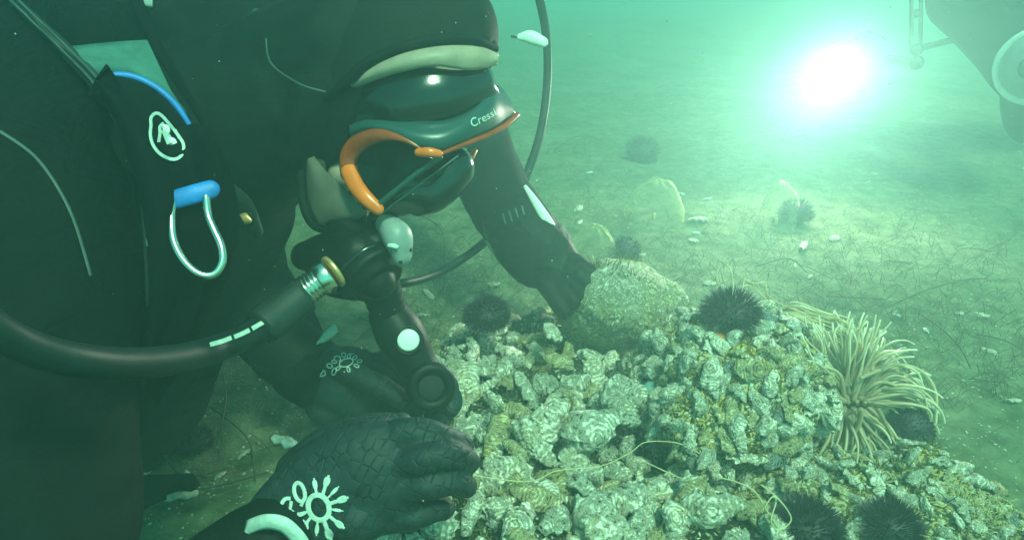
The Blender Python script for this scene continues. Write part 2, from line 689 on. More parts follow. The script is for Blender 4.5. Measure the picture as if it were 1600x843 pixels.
# ------------------------------------------------------------------ haze (the green water itself)
hm = bpy.data.materials.new('green_water')
hm.use_nodes = True
hn = hm.node_tree
hn.nodes.clear()
pv = hn.nodes.new('ShaderNodeVolumePrincipled')
ho = hn.nodes.new('ShaderNodeOutputMaterial')
hn.links.new(pv.outputs[0], ho.inputs['Volume'])
pv.inputs['Color'].default_value = (.50, .97, .90, 1)
pv.inputs['Density'].default_value = .205
pv.inputs['Anisotropy'].default_value = .5
b8 = MB()
X, Y0, Y1, Z0, Z1 = 17, -17, 17, -1.3, 1.12
b8.add([(x, y, z) for x in (-X, X) for y in (Y0, Y1) for z in (Z0, Z1)],
       [(0, 1, 3, 2), (4, 6, 7, 5), (0, 4, 5, 1), (2, 3, 7, 6), (0, 2, 6, 4), (1, 5, 7, 3)])
tag(b8.obj('haze', hm, smooth=False), 'green murky sea water filling the whole scene', None, kind='stuff')


# ------------------------------------------------------------------ seabed
def sand_h(x, y):
    v = Vector((x, y, 0))
    d = math.hypot(x, y)
    h = .018 * noise.noise(v * 2.2) + .013 * noise.noise(v * 7 + Vector((3, 1, 0))) + .0035 * noise.noise(v * 22)
    h += .09 * noise.noise(v * .45 + Vector((9, 2, 0))) * min(1, max(0, (d - 1.5) / 3))
    return h


def grade(n, a, b, c, tight):
    u = np.linspace(-1, 1, n)
    s = np.sinh(u * tight) / math.sinh(tight)
    return [c + (q * (b - c) if q > 0 else q * (c - a)) for q in s]


gx = grade(330, -16, 16, .0, 4.6)
gy = grade(330, -16, 16, .9, 4.6)
mb = MB()
mb.add([(x, y, sand_h(x, y)) for x in gx for y in gy],
       [(i * 330 + j, (i + 1) * 330 + j, (i + 1) * 330 + j + 1, i * 330 + j + 1) for i in range(329) for j in range(329)])
tag(mb.obj('seabed', M['sand']), 'silty sand seabed strewn with shell grit', None, kind='structure')


# ------------------------------------------------------------------ shells
def oyster_mesh(seed, name, mat, L=1., flat=.35):
    """one oyster valve, unit length: lobed outline, stepped growth plates, raised frilly edge"""
    rr = random.Random(seed)
    nu, nv = 34, 12
    ph = [rr.uniform(0, 6.28) for _ in range(5)]
    V = []
    for i in range(nv):
        t = (i + 1) / nv
        for j in range(nu):
            a = 2 * math.pi * j / nu
            rad = .5 * (1 + .22 * math.cos(a) + .14 * math.sin(2 * a + ph[0]) + .09 * math.sin(3 * a + ph[3]) + .07 * math.sin(5 * a + ph[1]) + .045 * math.sin(11 * a + ph[2]))
            stepz = .075 * ((t * 4.3 + .22 * math.sin(3 * a + ph[3]) + .1 * math.sin(7 * a + ph[1])) % 1)
            frill = (.07 * math.sin(7 * a + ph[4]) + .04 * math.sin(13 * a + ph[0])) * t ** 3 + rr.uniform(-.014, .014)
            z = flat * (1 - t ** 2.2) + stepz + frill
            x = rad * t * math.cos(a) * 1.12 - .10 * (1 - t)
            y = rad * t * math.sin(a) * .66
            z += .10 * math.sin(2.2 * x + ph[2]) * t + (.10 * (x * 2) ** 2 if seed % 3 == 0 else -.08 * (y * 2) ** 2)
            V.append(Vector((x, y, z)))
    top = Vector((-.10, 0, flat * 1.02))
    n0 = len(V)
    V.append(top)
    und = [Vector((v.x * .9, v.y * .9, v.z - .045 - rr.uniform(0, .02))) for v in V[(nv - 1) * nu:nv * nu]]
    V += und
    V.append(Vector((-.05, 0, -.02)))
    F = [(n0, j, (j + 1) % nu) for j in range(nu)]
    F += [(i * nu + j, (i + 1) * nu + j, (i + 1) * nu + (j + 1) % nu, i * nu + (j + 1) % nu) for i in range(nv - 1) for j in range(nu)]
    a, bb = (nv - 1) * nu, n0 + 1
    F += [(a + j, bb + j, bb + (j + 1) % nu, a + (j + 1) % nu) for j in range(nu)]
    F += [(len(V) - 1, bb + (j + 1) % nu, bb + j) for j in range(nu)]
    m = MB()
    m.add([v * L for v in V], F)
    me = m.mesh(name, mat)
    displace(me, ((.07, 1.5), (.028, 4.), (.010, 12.)))
    return me


OY = [oyster_mesh(i, 'oyster_shell', M['oyster'][[0, 0, 1, 2, 1, 3, 0, 2][i % 8]], 1, [.34, .20, .42, .26][i % 4]) for i in range(12)]
SH = [oyster_mesh(40 + i, 'broken_shell', M['shell'] if i % 3 else M['nacre'], 1, .16) for i in range(5)]


def frame_from(nrm, spin, tilt, rr):
    n = nrm.normalized()
    q = n.to_track_quat('Z', 'Y').to_matrix()
    a = rr.uniform(0, 6.28)
    return q @ Matrix.Rotation(a, 3, 'Z') @ Matrix.Rotation(tilt, 3, 'X') @ Matrix.Rotation(spin, 3, 'Z')


def surface_points(me, n, rr, mind, upmin=-.1, reg=None):
    """random points spread over a mesh by area, at least mind apart"""
    me.calc_loop_triangles()
    tri = [(t.vertices[0], t.vertices[1], t.vertices[2]) for t in me.loop_triangles]
    co_ = np.empty(len(me.vertices) * 3)
    me.vertices.foreach_get('co', co_)
    co_ = co_.reshape(-1, 3)
    T = np.array(tri)
    A, B, D = co_[T[:, 0]], co_[T[:, 1]], co_[T[:, 2]]
    cr = np.cross(B - A, D - A)
    ar = np.linalg.norm(cr, axis=1)
    nz = cr / (ar[:, None] + 1e-12)
    ar = np.where(nz[:, 2] > upmin, ar, 0)
    ar = np.where(A[:, 2] > -.01, ar, 0)
    cum = np.cumsum(ar)
    out, cell = [], {}
    for _ in range(n * 12):
        if len(out) >= n: break
        i = int(np.searchsorted(cum, rr.random() * cum[-1]))
        i = min(i, len(T) - 1)
        u, v = rr.random(), rr.random()
        if u + v > 1: u, v = 1 - u, 1 - v
        p = Vector(A[i] + (B[i] - A[i]) * u + (D[i] - A[i]) * v)
        if mind:
            k = tuple(int(c // mind) for c in p)
            if any((p - q).length < mind for dx in (-1, 0, 1) for dy in (-1, 0, 1) for dz in (-1, 0, 1) for q in cell.get((k[0] + dx, k[1] + dy, k[2] + dz), ())):
                continue
            cell.setdefault(k, []).append(p)
        out.append((p, Vector(nz[i])))
    return out


def flakes(mb, pts, rr, s0, s1):
    for p, n in pts:
        s = rr.uniform(s0, s1)
        q = frame_from(n, 0, rr.uniform(-1.1, 1.1), rr)
        k = rr.choice((4, 5, 6))
        V = [q @ Vector((s * math.cos(6.283 * j / k + rr.uniform(-.3, .3)) * rr.uniform(.6, 1.2), s * .6 * math.sin(6.283 * j / k) * rr.uniform(.6, 1.2), s * rr.uniform(-.1, .3))) for j in range(k)]
        V.append(q @ Vector((0, 0, s * .5)))
        mb.add([p + v for v in V], [(j, (j + 1) % k, k) for j in range(k)])


def blobs(lst, vox, disp, name):
    mb = MB()
    for px, py, z, r, fz in lst:
        ball(mb, G(px, py, z), r, r, r * fz)
    me = union(mb, name, vox, 3)
    displace(me, disp)
    return me


def reef(name, lst, rock, n_oy, sizes, mind, n_fl, label, cat, seed, mats=None, meshes=None, disp=((.018, 14), (.010, 38), (.005, 95)), vox=.0065, tilt=1.2):
    rr = random.Random(seed)
    me = blobs(lst, vox, disp, 'rock')
    c = sum((Vector(v.co) for v in me.vertices), Vector()) / len(me.vertices)
    t = thing(name, (c.x, c.y, 0), label, cat)
    me.materials.append(rock)
    link('rock', me, t)
    for p, n in surface_points(me, n_oy, rr, mind):
        s = rr.uniform(*sizes)
        o = bpy.data.objects.new('oyster_shell', rr.choice(meshes or OY))
        C.objects.link(o)
        tl = rr.choice((-1, 1)) * rr.uniform(.25, 1) * tilt
        q = frame_from((n + Vector((0, 0, .3))).normalized(), rr.uniform(-.5, .5), tl, rr)
        mt = q.to_4x4()
        mt.translation = p + n * s * rr.uniform(.0, .14)
        o.parent = t
        o.matrix_parent_inverse = Matrix.Translation(-Vector(t.location))
        o.matrix_basis = mt @ Matrix.Diagonal((s, s * rr.uniform(.8, 1.25), s * rr.uniform(.7, 1.2), 1))
    fl = MB()
    flakes(fl, surface_points(me, n_fl, rr, 0), rr, .0016, .0052)
    f = fl.obj('shell_crust', mats or M['shell'], t, smooth=False)
    f['kind'] = 'stuff'
    return t, me


rr = random.Random(5)
lst = []
for y, x0, x1 in ((535, 830, 900), (570, 700, 960), (610, 715, 1010), (655, 745, 1010), (705, 770, 930), (755, 760, 900), (805, 690, 900), (850, 660, 1130), (895, 640, 1180)):
    x = x0
    while x <= x1:
        low = y < 590
        lst.append((x + rr.uniform(-12, 12), y + rr.uniform(-10, 10), rr.uniform(-.03, .0) if low else rr.uniform(-.01, .04), rr.uniform(.035, .055), rr.uniform(.7, 1.1)))
        x += 58
lst += [(1010, 790, .0, .04, .8), (1080, 790, .01, .045, .8)]
lst += [(x, y, -.01, .06, .6) for x in range(720, 960, 70) for y in (610, 680, 750, 820)]
lst += [(1000, 700, -.03, .06, .5), (1040, 830, -.02, .06, .6), (1110, 840, -.02, .06, .6)]
_, REEF = reef('oyster_reef', lst, M['reef'], 300, (.032, .060), .0195, 3000, 'low mound crusted with jumbled oyster shells in front of the near scaled glove', 'oyster reef', 11)
lst = [(1055, 560, 0.092, 0.047, 1), (1110, 545, 0.112, 0.052, 1), (1170, 540, 0.122, 0.052, 1), (1225, 565, 0.112, 0.047, 1), (1100, 600, 0.102, 0.057, 1), (1165, 605, 0.112, 0.062, 1), (1235, 615, 0.092, 0.047, 1),
       (1060, 625, 0.072, 0.042, 1), (1085, 655, 0.082, 0.047, 1), (1150, 660, 0.082, 0.052, 1), (1215, 650, 0.082, 0.047, 1), (1100, 700, 0.062, 0.037, 1), (1040, 590, 0.062, 0.052, 1), (1150, 620, 0.022, 0.092, 1)]
bo, bome = reef('encrusted_boulder', lst, M['reef_yellow'], 240, (.022, .042), .0165, 1800, 'tall boulder crusted with bright chalky oysters beside the anemone', 'boulder', 12,
                disp=((.012, 22), (.008, 50), (.005, 110)))
lst = [(1190, 739, 0.022, .035, 1), (1240, 729, 0.027, .035, 1), (1300, 729, 0.002, .035, 1), (1360, 726, 0.002, .038, 1), (1430, 739, 0.012, .04, 1), (1480, 779, 0.007, .04, .9), (1530, 819, -0.008, .045, .9),
       (1570, 864, -0.008, .04, .9), (1180, 804, -0.008, .05, .8), (1250, 789, 0.022, .04, 1), (1320, 789, 0.022, .04, 1), (1400, 789, 0.017, .045, 1), (1450, 834, 0.012, .05, 1), (1330, 854, 0.022, .05, 1),
       (1400, 894, -0.008, .06, 1), (1500, 894, -0.008, .05, 1), (1220, 894, -0.008, .06, 1)]
_, LEDGE = reef('reef_rock', lst, M['reef_yellow'], 190, (.017, .032), .016, 1100, 'knobbly yellow-green rock ledge below the anemone with two dark urchins on it', 'rock', 13,
     disp=((.012, 26), (.009, 60), (.005, 130)), tilt=.9)
lst = [(965, 474, .115, .074, .95), (940, 488, .095, .064, 1), (985, 480, .10, .070, 1), (1032, 470, .115, .042, .8), (925, 515, .05, .05, 1), (985, 520, .05, .065, 1), (1035, 510, .06, .045, 1), (960, 530, .0, .08, 1)]
rk, rkme = reef('boulder', lst, M['boulder'], 0, (.006, .014), .02, 260, 'rounded brownish boulder touched by the reaching gloved hand', 'boulder', 14,
                disp=((.012, 10), (.004, 40), (.003, 110), (.002, 260)), tilt=.5, vox=.004)

# individual big shells on the ledge
for px, py, z, s, tl, mi, lb in ((935, 832, .075, .075, .5, 0, 'large rounded chalky oyster shell at the bottom edge between the glove and the urchins'),
                                 (862, 655, .085, .062, .2, 1, 'big round white oyster in the middle of the reef'),
                                 (912, 672, .085, .075, 1.3, 2, 'tall narrow oyster shell standing on edge in the reef'),
                                 (968, 650, .085, .06, .7, 4, 'grey oyster with a raised dark rim beside the standing narrow shell'),
                                 (1085, 790, .06, .07, 1.0, 0, 'fluted pale oyster on the sandy ledge below the tall boulder'),
                                 (1020, 785, .055, .06, 1.1, 6, 'ridged oyster on the sandy ledge beside the fluted one'),
                                 (785, 805, .06, .05, .3, 0, 'small bright white oyster beside the fingertips of the near glove'),
                                 (865, 520, .10, .042, .3, 1, 'smooth pale shell just below the reaching hand')):
    o = bpy.data.objects.new('oyster', OY[mi])
    C.objects.link(o)
    q = Matrix.Rotation(rr.uniform(0, 3), 3, 'Z') @ Matrix.Rotation(tl, 3, 'X')
    o.matrix_world = Matrix.Translation(G(px, py, z)) @ q.to_4x4() @ Matrix.Scale(s, 4)
    tag(o, lb, 'oyster')

BO = bvh(bome)
sp = MB()
ball(sp, (hit(BO, 1120, 534, .012) or G(1120, 530, .16)), .019, .014, .013)
me = union(sp, 'sponge', .002, 1)
displace(me, ((.004, 120), (.002, 300)))
me.materials.append(M['sponge'])
tag(link('sponge', me), 'small orange sponge patch on top of the bright oyster boulder', 'sponge')
tf = MB()
for me_, n_ in ((REEF, 2600), (bome, 1100), (LEDGE, 1500), (rkme, 700)):
    for p, n in surface_points(me_, n_, rr, 0):
        if noise.noise(p * 17) < -.02: continue
        L = rr.uniform(.006, .018)
        e = (n + Vector((rr.uniform(-1, 1), rr.uniform(-1, 1), rr.uniform(-.2, .8)))).normalized() * L
        sweep(tf, [p, p + e * .6 + n * .002, p + e + Vector((rr.uniform(-.004, .004), rr.uniform(-.004, .004), 0))], [.0010, .0008, .0003], 3, 2, caps=False)
tag(tf.obj('algae_turf', M['turf']), 'short olive algae turf growing in the gaps of the reef', None, kind='stuff')
sp = MB()
ball(sp, G(1030, 607, .09), .022, .016, .01)
me = union(sp, 'stone', .003, 2)
displace(me, ((.003, 60),))
me.materials.append(M['stone'])
tag(link('stone', me), 'smooth teal stone wedged between the oyster mound and the tall boulder', 'stone')

# shells scattered over the sand
rr = random.Random(31)
spots = [
    (463, 634, .020, 1, 'small pale shell just left of the near forearm cuff of the gripping glove'),
    (383, 704, .018, 1, 'small bright shell on the shaded sand between kneeling diver and near glove'),
    (448, 690, .040, 0, 'long pale shell edge lying beside the near scaled glove'),
    (300, 765, .042, 4, 'teal-grey shell half buried on the shaded sand near the kneeling diver'),
    (280, 785, .030, 1, 'pale broken shell touching the teal-grey half-buried one'),
    (345, 742, .014, 1, 'tiny white shell chip above the teal-grey half-buried shell'),
    (236, 722, .034, 4, 'mottled shell wedged against the kneeling diver'),
    (190, 828, .032, 3, 'pale shell splinter on the sand at the bottom edge below the diver'),
    (672, 462, .034, 4, 'pale curved shell on the sand left of the dark urchin behind the reef'),
    (655, 500, .026, 1, 'flat pale shell beside the hose mouthpiece, on the sand'),
    (770, 452, .026, 2, 'thin pale shell just behind the dark urchin at the reef edge'),
    (903, 328, .040, 1, 'pale shell cluster piece on the sand right of the reflective strip'),
    (905, 352, .022, 4, 'small teal shell just below the pale shell by the reaching arm'),
    (1000, 402, .030, 2, 'upright white shell beside the hazy urchin behind the boulder'),
    (1092, 352, .040, 1, 'pale flat shell on the sand right of the bright-rimmed dome'),
    (1255, 385, .045, 2, 'pale shell pile piece under the faint urchin below the lamp'),
    (1303, 368, .035, 1, 'white shell to the right of the pile under the faint urchin'),
    (1246, 484, .040, 4, 'smooth pale shell behind the tan thread bundle'),
    (1265, 432, .022, 1, 'small bright shell on the sand behind the urchin with thread loops'),
    (1545, 560, .022, 4, 'teal shell chip on the open sand at the far right'),
    (1460, 640, .020, 1, 'white shell chip on the sand right of the anemone'),
    (1110, 448, .024, 1, 'small white shell just behind the loops of tan thread')]
for i in range(26):
    spots.append((rr.uniform(830, 1600), rr.uniform(230, 640), rr.uniform(.012, .024), i, None))
for i, (px, py, s, mi, lb) in enumerate(spots):
    p = G(px, py, 0)
    p.z = sand_h(p.x, p.y) + .003
    o = bpy.data.objects.new('broken_shell', SH[mi % 5])
    C.objects.link(o)
    q = Matrix.Rotation(rr.uniform(0, 6), 3, 'Z') @ Matrix.Rotation(rr.uniform(-.6, .6), 3, 'X')
    o.matrix_world = Matrix.Translation(p) @ q.to_4x4() @ Matrix.Diagonal((s, s * rr.uniform(.5, 1), s, 1))
    tag(o, lb or 'small pale broken shell lying on the silty sand', 'shell', 'broken shells scattered over the sand')
gr = MB()
for i in range(6500):
    if i % 3:
        px, py = rr.uniform(-100, 1700), rr.uniform(190, 843)
        p = G(px, py, 0)
    else:
        p = Vector((rr.uniform(-2, 2.4), rr.uniform(.2, 4), 0))
    p.z = sand_h(p.x, p.y) + .001
    flakes(gr, [(p, Vector((0, 0, 1)))], rr, .0010, .0032)
tag(gr.obj('shell_grit', M['shell'], smooth=False), 'fine white shell grit sprinkled over the sand', None, kind='stuff')


# ------------------------------------------------------------------ sea urchins
def urchin(c, r, sl, n, label, seed, flat=.75, col=None):
    rr = random.Random(seed)
    t = thing('sea_urchin', c - Vector((0, 0, r * .7)), label, 'sea urchin', 'dark sea urchins on the reef and sand')
    b = MB()
    ball(b, c, r, r, r * flat, nu=28, nv=16)
    b.obj('test', M['urchin'], t)
    s = MB()
    for i in range(n):
        z = 1 - 1.55 * (i + .5) / n
        a = i * 2.399963
        rad = math.sqrt(max(0, 1 - z * z))
        d = Vector((rad * math.cos(a), rad * math.sin(a), z))
        d = (d + Vector((rr.uniform(-.16, .16), rr.uniform(-.16, .16), rr.uniform(-.16, .16)))).normalized()
        p = c + Vector((d.x * r, d.y * r, d.z * r * flat)) * .95
        L = sl * rr.uniform(.65, 1.15)
        q = d.to_track_quat('Z', 'Y').to_matrix()
        w0 = r * .028
        V = [p + q @ Vector((w0 * math.cos(k * 2.094), w0 * math.sin(k * 2.094), 0)) for k in range(3)]
        V += [p + q @ Vector((w0 * .6 * math.cos(k * 2.094), w0 * .6 * math.sin(k * 2.094), L * .6)) for k in range(3)]
        V.append(p + d * L)
        s.add(V, [(0, 1, 4, 3), (1, 2, 5, 4), (2, 0, 3, 5), (3, 4, 6), (4, 5, 6), (5, 3, 6)])
    o = s.obj('spines', M['spine'], t, smooth=False)
    o['kind'] = 'stuff'
    return t


urchin(G(760, 492, .105), .031, .013, 1200, 'dark urchin on the sand behind the reef, left of the reaching hand', 1)
_h = hit(BO, 1142, 512, 0) or G(1142, 500, .15)
urchin(P(1142, 488, (_h - CM.translation).dot(CV(0, 0, -1)) - .004), .032, .017, 800, 'dark urchin perched behind the bright boulder under the thread loops', 2, .7)
urchin(G(1258, 825, .085), .029, .015, 1100, 'dark urchin at the bottom edge beside the looped thread', 3)
urchin(G(1390, 822, .075), .025, .014, 1000, 'dark urchin at the bottom edge, right of the one with the thread', 4)
urchin(G(1418, 672, .045), .030, .006, 900, 'smooth-looking brown urchin half hidden under the anemone', 5, 1.1)
urchin(G(975, 392, .03), .030, .014, 500, 'hazy urchin beside the yellowish dome behind the boulder', 6, .9)
urchin(G(1243, 332, .02), .036, .018, 500, 'faint urchin on the far sand below the lamp glow', 7, .8)
urchin(G(1003, 238, .03), .05, .02, 400, 'very faint urchin far off on the sand, beyond the pale domes', 8, .9)
urchin(G(300, 690, .0), .024, .010, 600, 'small shaded urchin on the sand between the kneeling diver and the near glove', 9, .6)


# ------------------------------------------------------------------ feathery crowns on the sand
def crown(px, py, wpx, hpx, label, seed):
    rr = random.Random(seed)
    base = G(px, py, 0)
    base.z = sand_h(base.x, base.y)
    d = (base - CM.translation).dot(CV(0, 0, -1))
    w_, h_ = wpx / FP * d / 2, hpx / FP * d * .95
    t = thing('fan_worm', base, label, 'fan worm', 'pale see-through domes on the far sand')
    b = MB()
    sweep(b, [base - Vector((0, 0, .01)), base + Vector((0, 0, h_ * .12))], [.003, .004], 10)
    b.obj('tube', M['filament'], t)
    m = MB()
    nu, nv = 40, 10
    V = []
    for i in range(nv + 1):
        th = (math.pi / 2) * i / nv
        for j in range(nu):
            a = 6.283 * j / nu
            V.append(base + Vector((w_ * math.sin(th) * math.cos(a), w_ * .7 * math.sin(th) * math.sin(a), h_ * (.0 + .97 * math.cos(th)) * (1 + .03 * math.sin(9 * a)))))
    m.add(V, [(i * nu + j, (i + 1) * nu + j, (i + 1) * nu + (j + 1) % nu, i * nu + (j + 1) % nu) for i in range(nv) for j in range(nu)])
    wb = m.obj('web', M['membrane'], t)
    displace(wb.data, ((.010, 22), (.004, 70)))
    return t


crown(1021, 345, 92, 72, 'pale see-through dome with a bright rim, on the far sand beyond the boulder', 1)
crown(925, 412, 80, 66, 'yellowish see-through dome just behind the reaching hand', 2)
crown(1213, 345, 62, 74, 'faint see-through dome in the glow under the lamp', 3)

# ------------------------------------------------------------------ snakelocks anemone
rr = random.Random(3)
ac = P(1308, 628, .905)
an = thing('sea_anemone', Vector((ac.x, ac.y, 0)), 'tan sea anemone with long pale-tipped tentacles spilling over the rock edge', 'sea anemone')
b = MB()
axis = CV(.32, .30, .55).normalized()
sweep(b, [ac - axis * .05 + Vector((0, 0, -.08)), ac - axis * .05 + Vector((0, 0, -.04)), ac - axis * .025], [.026, .020, .024], 22, 5, t1=.15)
b.obj('column', M['anemone'], an, attr=True)


def tentacle(pts, r0, r1):
    m = MB()
    n = len(pts)
    sweep(m, pts, [r0 + (r1 - r0) * (i / (n - 1)) ** .8 for i in range(n)], 7, 4)
    return m.obj('tentacle', M['anemone'], an, attr=True)


def S2(px, py, d=.9): return P(px, py, d)


for i in range(330):
    # four sheaves: upright, arching over to the far side, falling, and a few near the mouth
    u = rr.random()
    if u < .36:
        th, L, dr, lean = rr.uniform(R(62), R(148)), rr.uniform(.070, .108), rr.uniform(-.1, .25), rr.uniform(-.5, .5)
    elif u < .70:
        th, L, dr, lean = rr.uniform(R(8), R(66)), rr.uniform(.080, .118), rr.uniform(.7, 1.5), rr.uniform(-.3, .7)
    else:
        th, L, dr, lean = rr.uniform(R(-140), R(-30)), rr.uniform(.050, .085), rr.uniform(.2, .8), rr.uniform(.1, .9)
    d0 = CV(math.cos(th), math.sin(th), lean * .7).normalized()
    st = ac + CV(math.cos(th) * rr.uniform(.006, .042) + .010, math.sin(th) * rr.uniform(.003, .028), rr.uniform(-.015, .02))
    pts = [st]
    dd = d0.copy()
    nseg = 9
    cx, cy, ph_, wv = rr.uniform(-1, 1), rr.uniform(-1, 1), rr.uniform(0, 6.28), rr.uniform(.35, 1.0)
    curl = rr.choice((-1, 1)) * rr.uniform(0, .5)
    for s in range(nseg):
        pts.append(pts[-1] + dd * L / nseg)
        q = s / nseg
        sd = CV(math.cos(th + 1.57), math.sin(th + 1.57), 0)
        dd = (dd + Vector((0, 0, -1)) * dr * .42 * (q + .15) + CV(cx, cy, .3) * wv * .5 * math.sin(s * .9 + ph_) + sd * curl * q ** 3).normalized()
    tentacle(pts, rr.uniform(.0026, .0044), rr.uniform(.0007, .0013))
for pl, r0 in (([(1335, 640), (1320, 648), (1300, 656), (1272, 668), (1243, 676)], .0032),
               ([(1345, 640), (1342, 662), (1330, 685), (1312, 702), (1298, 716)], .0040),
               ([(1372, 640), (1386, 665), (1397, 690), (1400, 712)], .0030),
               ([(1290, 620), (1282, 645), (1270, 670), (1262, 700)], .0026),
               ([(1345, 590), (1400, 570), (1440, 580), (1462, 612), (1462, 660)], .0026)):
    tentacle([S2(x, y, .86 + .012 * k) for k, (x, y) in enumerate(pl)], r0, .0018)


# ------------------------------------------------------------------ threads and weed
def threads(name, label, paths, r, mat=None, group=None, cat='thread'):
    c = paths[0][0]
    t = thing(name, P(*c), label, cat, group)
    for p in paths:
        m = MB()
        sweep(m, [P(*q) for q in p], r, 5, 8)
        m.obj('strand', mat or M['thread'], t)
    return t


threads('thread', 'tan looping thread curled in the water above the urchin on the boulder', [
    [(1112, 518, .97), (1118, 495, .96), (1140, 478, .95), (1170, 470, .96), (1200, 478, .97), (1220, 490, .98), (1260, 505, .96)],
    [(1148, 485, .95), (1142, 470, .95), (1145, 440, .96), (1140, 418, .97), (1128, 413, .98), (1120, 428, .97), (1126, 446, .96), (1142, 455, .95), (1148, 452, .95)],
    [(1122, 466, .95), (1120, 450, .96), (1130, 446, .96), (1142, 458, .95), (1158, 456, .95), (1164, 436, .96), (1176, 445, .97), (1196, 466, .98), (1215, 482, .98)],
    [(1122, 466, .95), (1140, 466, .95), (1155, 460, .95), (1160, 448, .96), (1175, 448, .97), (1200, 470, .98)],
    [(1165, 437, .96), (1180, 443, .97), (1195, 441, .98), (1200, 460, .98), (1220, 475, .99), (1240, 482, .99)]], .0009)
rr = random.Random(17)
ps = []
for i in range(22):
    a = rr.uniform(-6, 6)
    ps.append([(1208 + rr.uniform(0, 20), 486 + a * .8, .97), (1240 + rr.uniform(-8, 8), 484 + a * 1.6 + rr.uniform(-4, 4), .95), (1285 + rr.uniform(-8, 8), 500 + a * 2.4 + rr.uniform(-5, 5), .93),
               (1322 + rr.uniform(-6, 8), 520 + a * 3 + rr.uniform(-6, 6), .91), (1345 + rr.uniform(-14, 6), 560 + a * 3, .9)])
threads('thread_bundle', 'bundle of tan threads arching from behind the boulder into the anemone', ps, .0011)
threads('thread', 'tan thread looped in front of the bottom urchin', [[(1190, 757, .66), (1212, 778, .655), (1205, 810, .65), (1212, 826, .65), (1228, 822, .65), (1236, 808, .65), (1222, 785, .65), (1208, 775, .65), (1196, 790, .65)],
                                                                   [(1120, 745, .68), (1150, 752, .67), (1180, 768, .66), (1200, 800, .655), (1222, 832, .65)]], .0008)
threads('thread', 'long thin thread lying across the oyster mound to the ledge', [[(700, 735, .72), (820, 752, .74), (870, 735, .76), (940, 727, .77), (985, 706, .79), (1010, 690, .8), (1060, 692, .81), (1100, 712, .8)],
                                                                               [(1010, 722, .77), (1060, 745, .76), (1100, 762, .74), (1150, 790, .71)]], .0007)
WL = {1: 'long slanting weed stalk on the open sand right of the anemone', 2: 'thin weed stalk standing just behind the anemone tips', 5: 'long weed stalk stretched across the sand behind the anemone towards the edge',
      4: 'short weed piece at the end of the slanting stalk right of the anemone', 9: 'short stalk on the sand below the reaching arm, above the dark urchin', 10: 'tall curved stalk between the regulator and the reaching arm',
      14: 'bent stalk beside the small shaded urchin near the kneeling diver', 16: 'stalk lying under the teal-grey shell near the kneeling diver', 15: 'curved stalk on the shaded sand above the near glove',
      18: 'stalk on the sand between the hose mouthpiece and the mask'}
k = 0
for pl in ([(1432, 500), (1460, 535), (1490, 565), (1512, 588)], [(1330, 430), (1322, 470), (1345, 500), (1350, 505)], [(1500, 470), (1502, 498), (1498, 520)], [(1515, 603), (1560, 612)],
           [(1380, 490), (1440, 470), (1500, 452), (1540, 440)], [(1520, 535), (1560, 548), (1610, 560)], [(1360, 440), (1380, 420), (1420, 415)], [(1540, 395), (1580, 380), (1600, 350)],
           [(700, 400), (720, 380), (738, 392)], [(660, 340), (690, 370), (696, 420), (694, 470)], [(865, 240), (900, 225), (940, 225)], [(1260, 420), (1300, 440)], [(1010, 430), (1000, 400), (1015, 370)],
           [(250, 700), (290, 760), (360, 735)], [(330, 640), (390, 700), (400, 760)], [(280, 765), (330, 785), (420, 745)], [(350, 590), (356, 640), (340, 700)], [(560, 500), (610, 520), (650, 470)],
           [(1480, 420), (1500, 400), (1560, 398)], [(1180, 420), (1230, 415), (1260, 430)], [(1420, 330), (1480, 345), (1530, 330)], [(1290, 470), (1330, 480), (1380, 474)]):
    k += 1
    pts = []
    for j, (x, y) in enumerate(pl):
        p = G(x, y, .0)
        p.z = max(sand_h(p.x, p.y), 0) + .006 + (.012 if 0 < j < len(pl) - 1 else 0)
        pts.append(p)
    m = MB()
    sweep(m, pts, rr.uniform(.0008, .0018), 5, 6)
    tag(m.obj('weed_stalk', M['twig']), WL.get(k, 'thin dark weed stalk lying on the sand'), 'seaweed', 'thin weed stalks strewn over the sand')
fz = MB()
for i in range(5200):
    p = G(rr.uniform(600, 1700), rr.uniform(235, 640), 0) if i % 4 else Vector((rr.uniform(-1.2, 2), rr.uniform(.5, 3.5), 0))
    p.z = sand_h(p.x, p.y)
    a, L = rr.uniform(0, 6.28), rr.uniform(.01, .05)
    e = Vector((math.cos(a), math.sin(a), 0)) * L
    sweep(fz, [p, p + e * .4 + Vector((0, 0, L * rr.uniform(.1, .8))), p + e + Vector((0, 0, L * rr.uniform(0, 1)))], .0005, 3, 2, caps=False)
tag(fz.obj('hydroid_fuzz', M['twig']), 'fine brown fuzz of hydroids and weed over the sand', None, kind='stuff')
al = MB()
for i in range(1500):
    c = G(1490 + rr.gauss(0, 26), 805 + rr.gauss(0, 18), .03)
    L = rr.uniform(.008, .02)
    e = Vector((rr.uniform(-1, 1), rr.uniform(-1, 1), rr.uniform(.2, 1.2))).normalized() * L
    sweep(al, [c, c + e * .5 + Vector((rr.uniform(-.003, .003), 0, 0)), c + e], .0005, 3, 2, caps=False)
tag(al.obj('algae_tuft', M['filament']), 'yellowish algae tuft on the rock ledge at the lower right', None, kind='stuff')
sn = MB()
for i in range(900):
    d = rr.uniform(.5, 2.6)
    ball(sn, P(rr.uniform(-50, 1650), rr.uniform(-20, 860), d), rr.uniform(.0003, .0009) * (.6 + .5 * d), nu=5, nv=4)
tag(sn.obj('marine_snow', M['shell']), 'tiny pale particles drifting in the water', None, kind='stuff')


# ------------------------------------------------------------------ kneeling diver
def PL(lst): return [P(*q) for q in lst]


dv = thing('person', P(150, 760, .9), 'masked diver in black suit and hood, kneeling with head bent down over the oysters', 'person')
mb = MB()
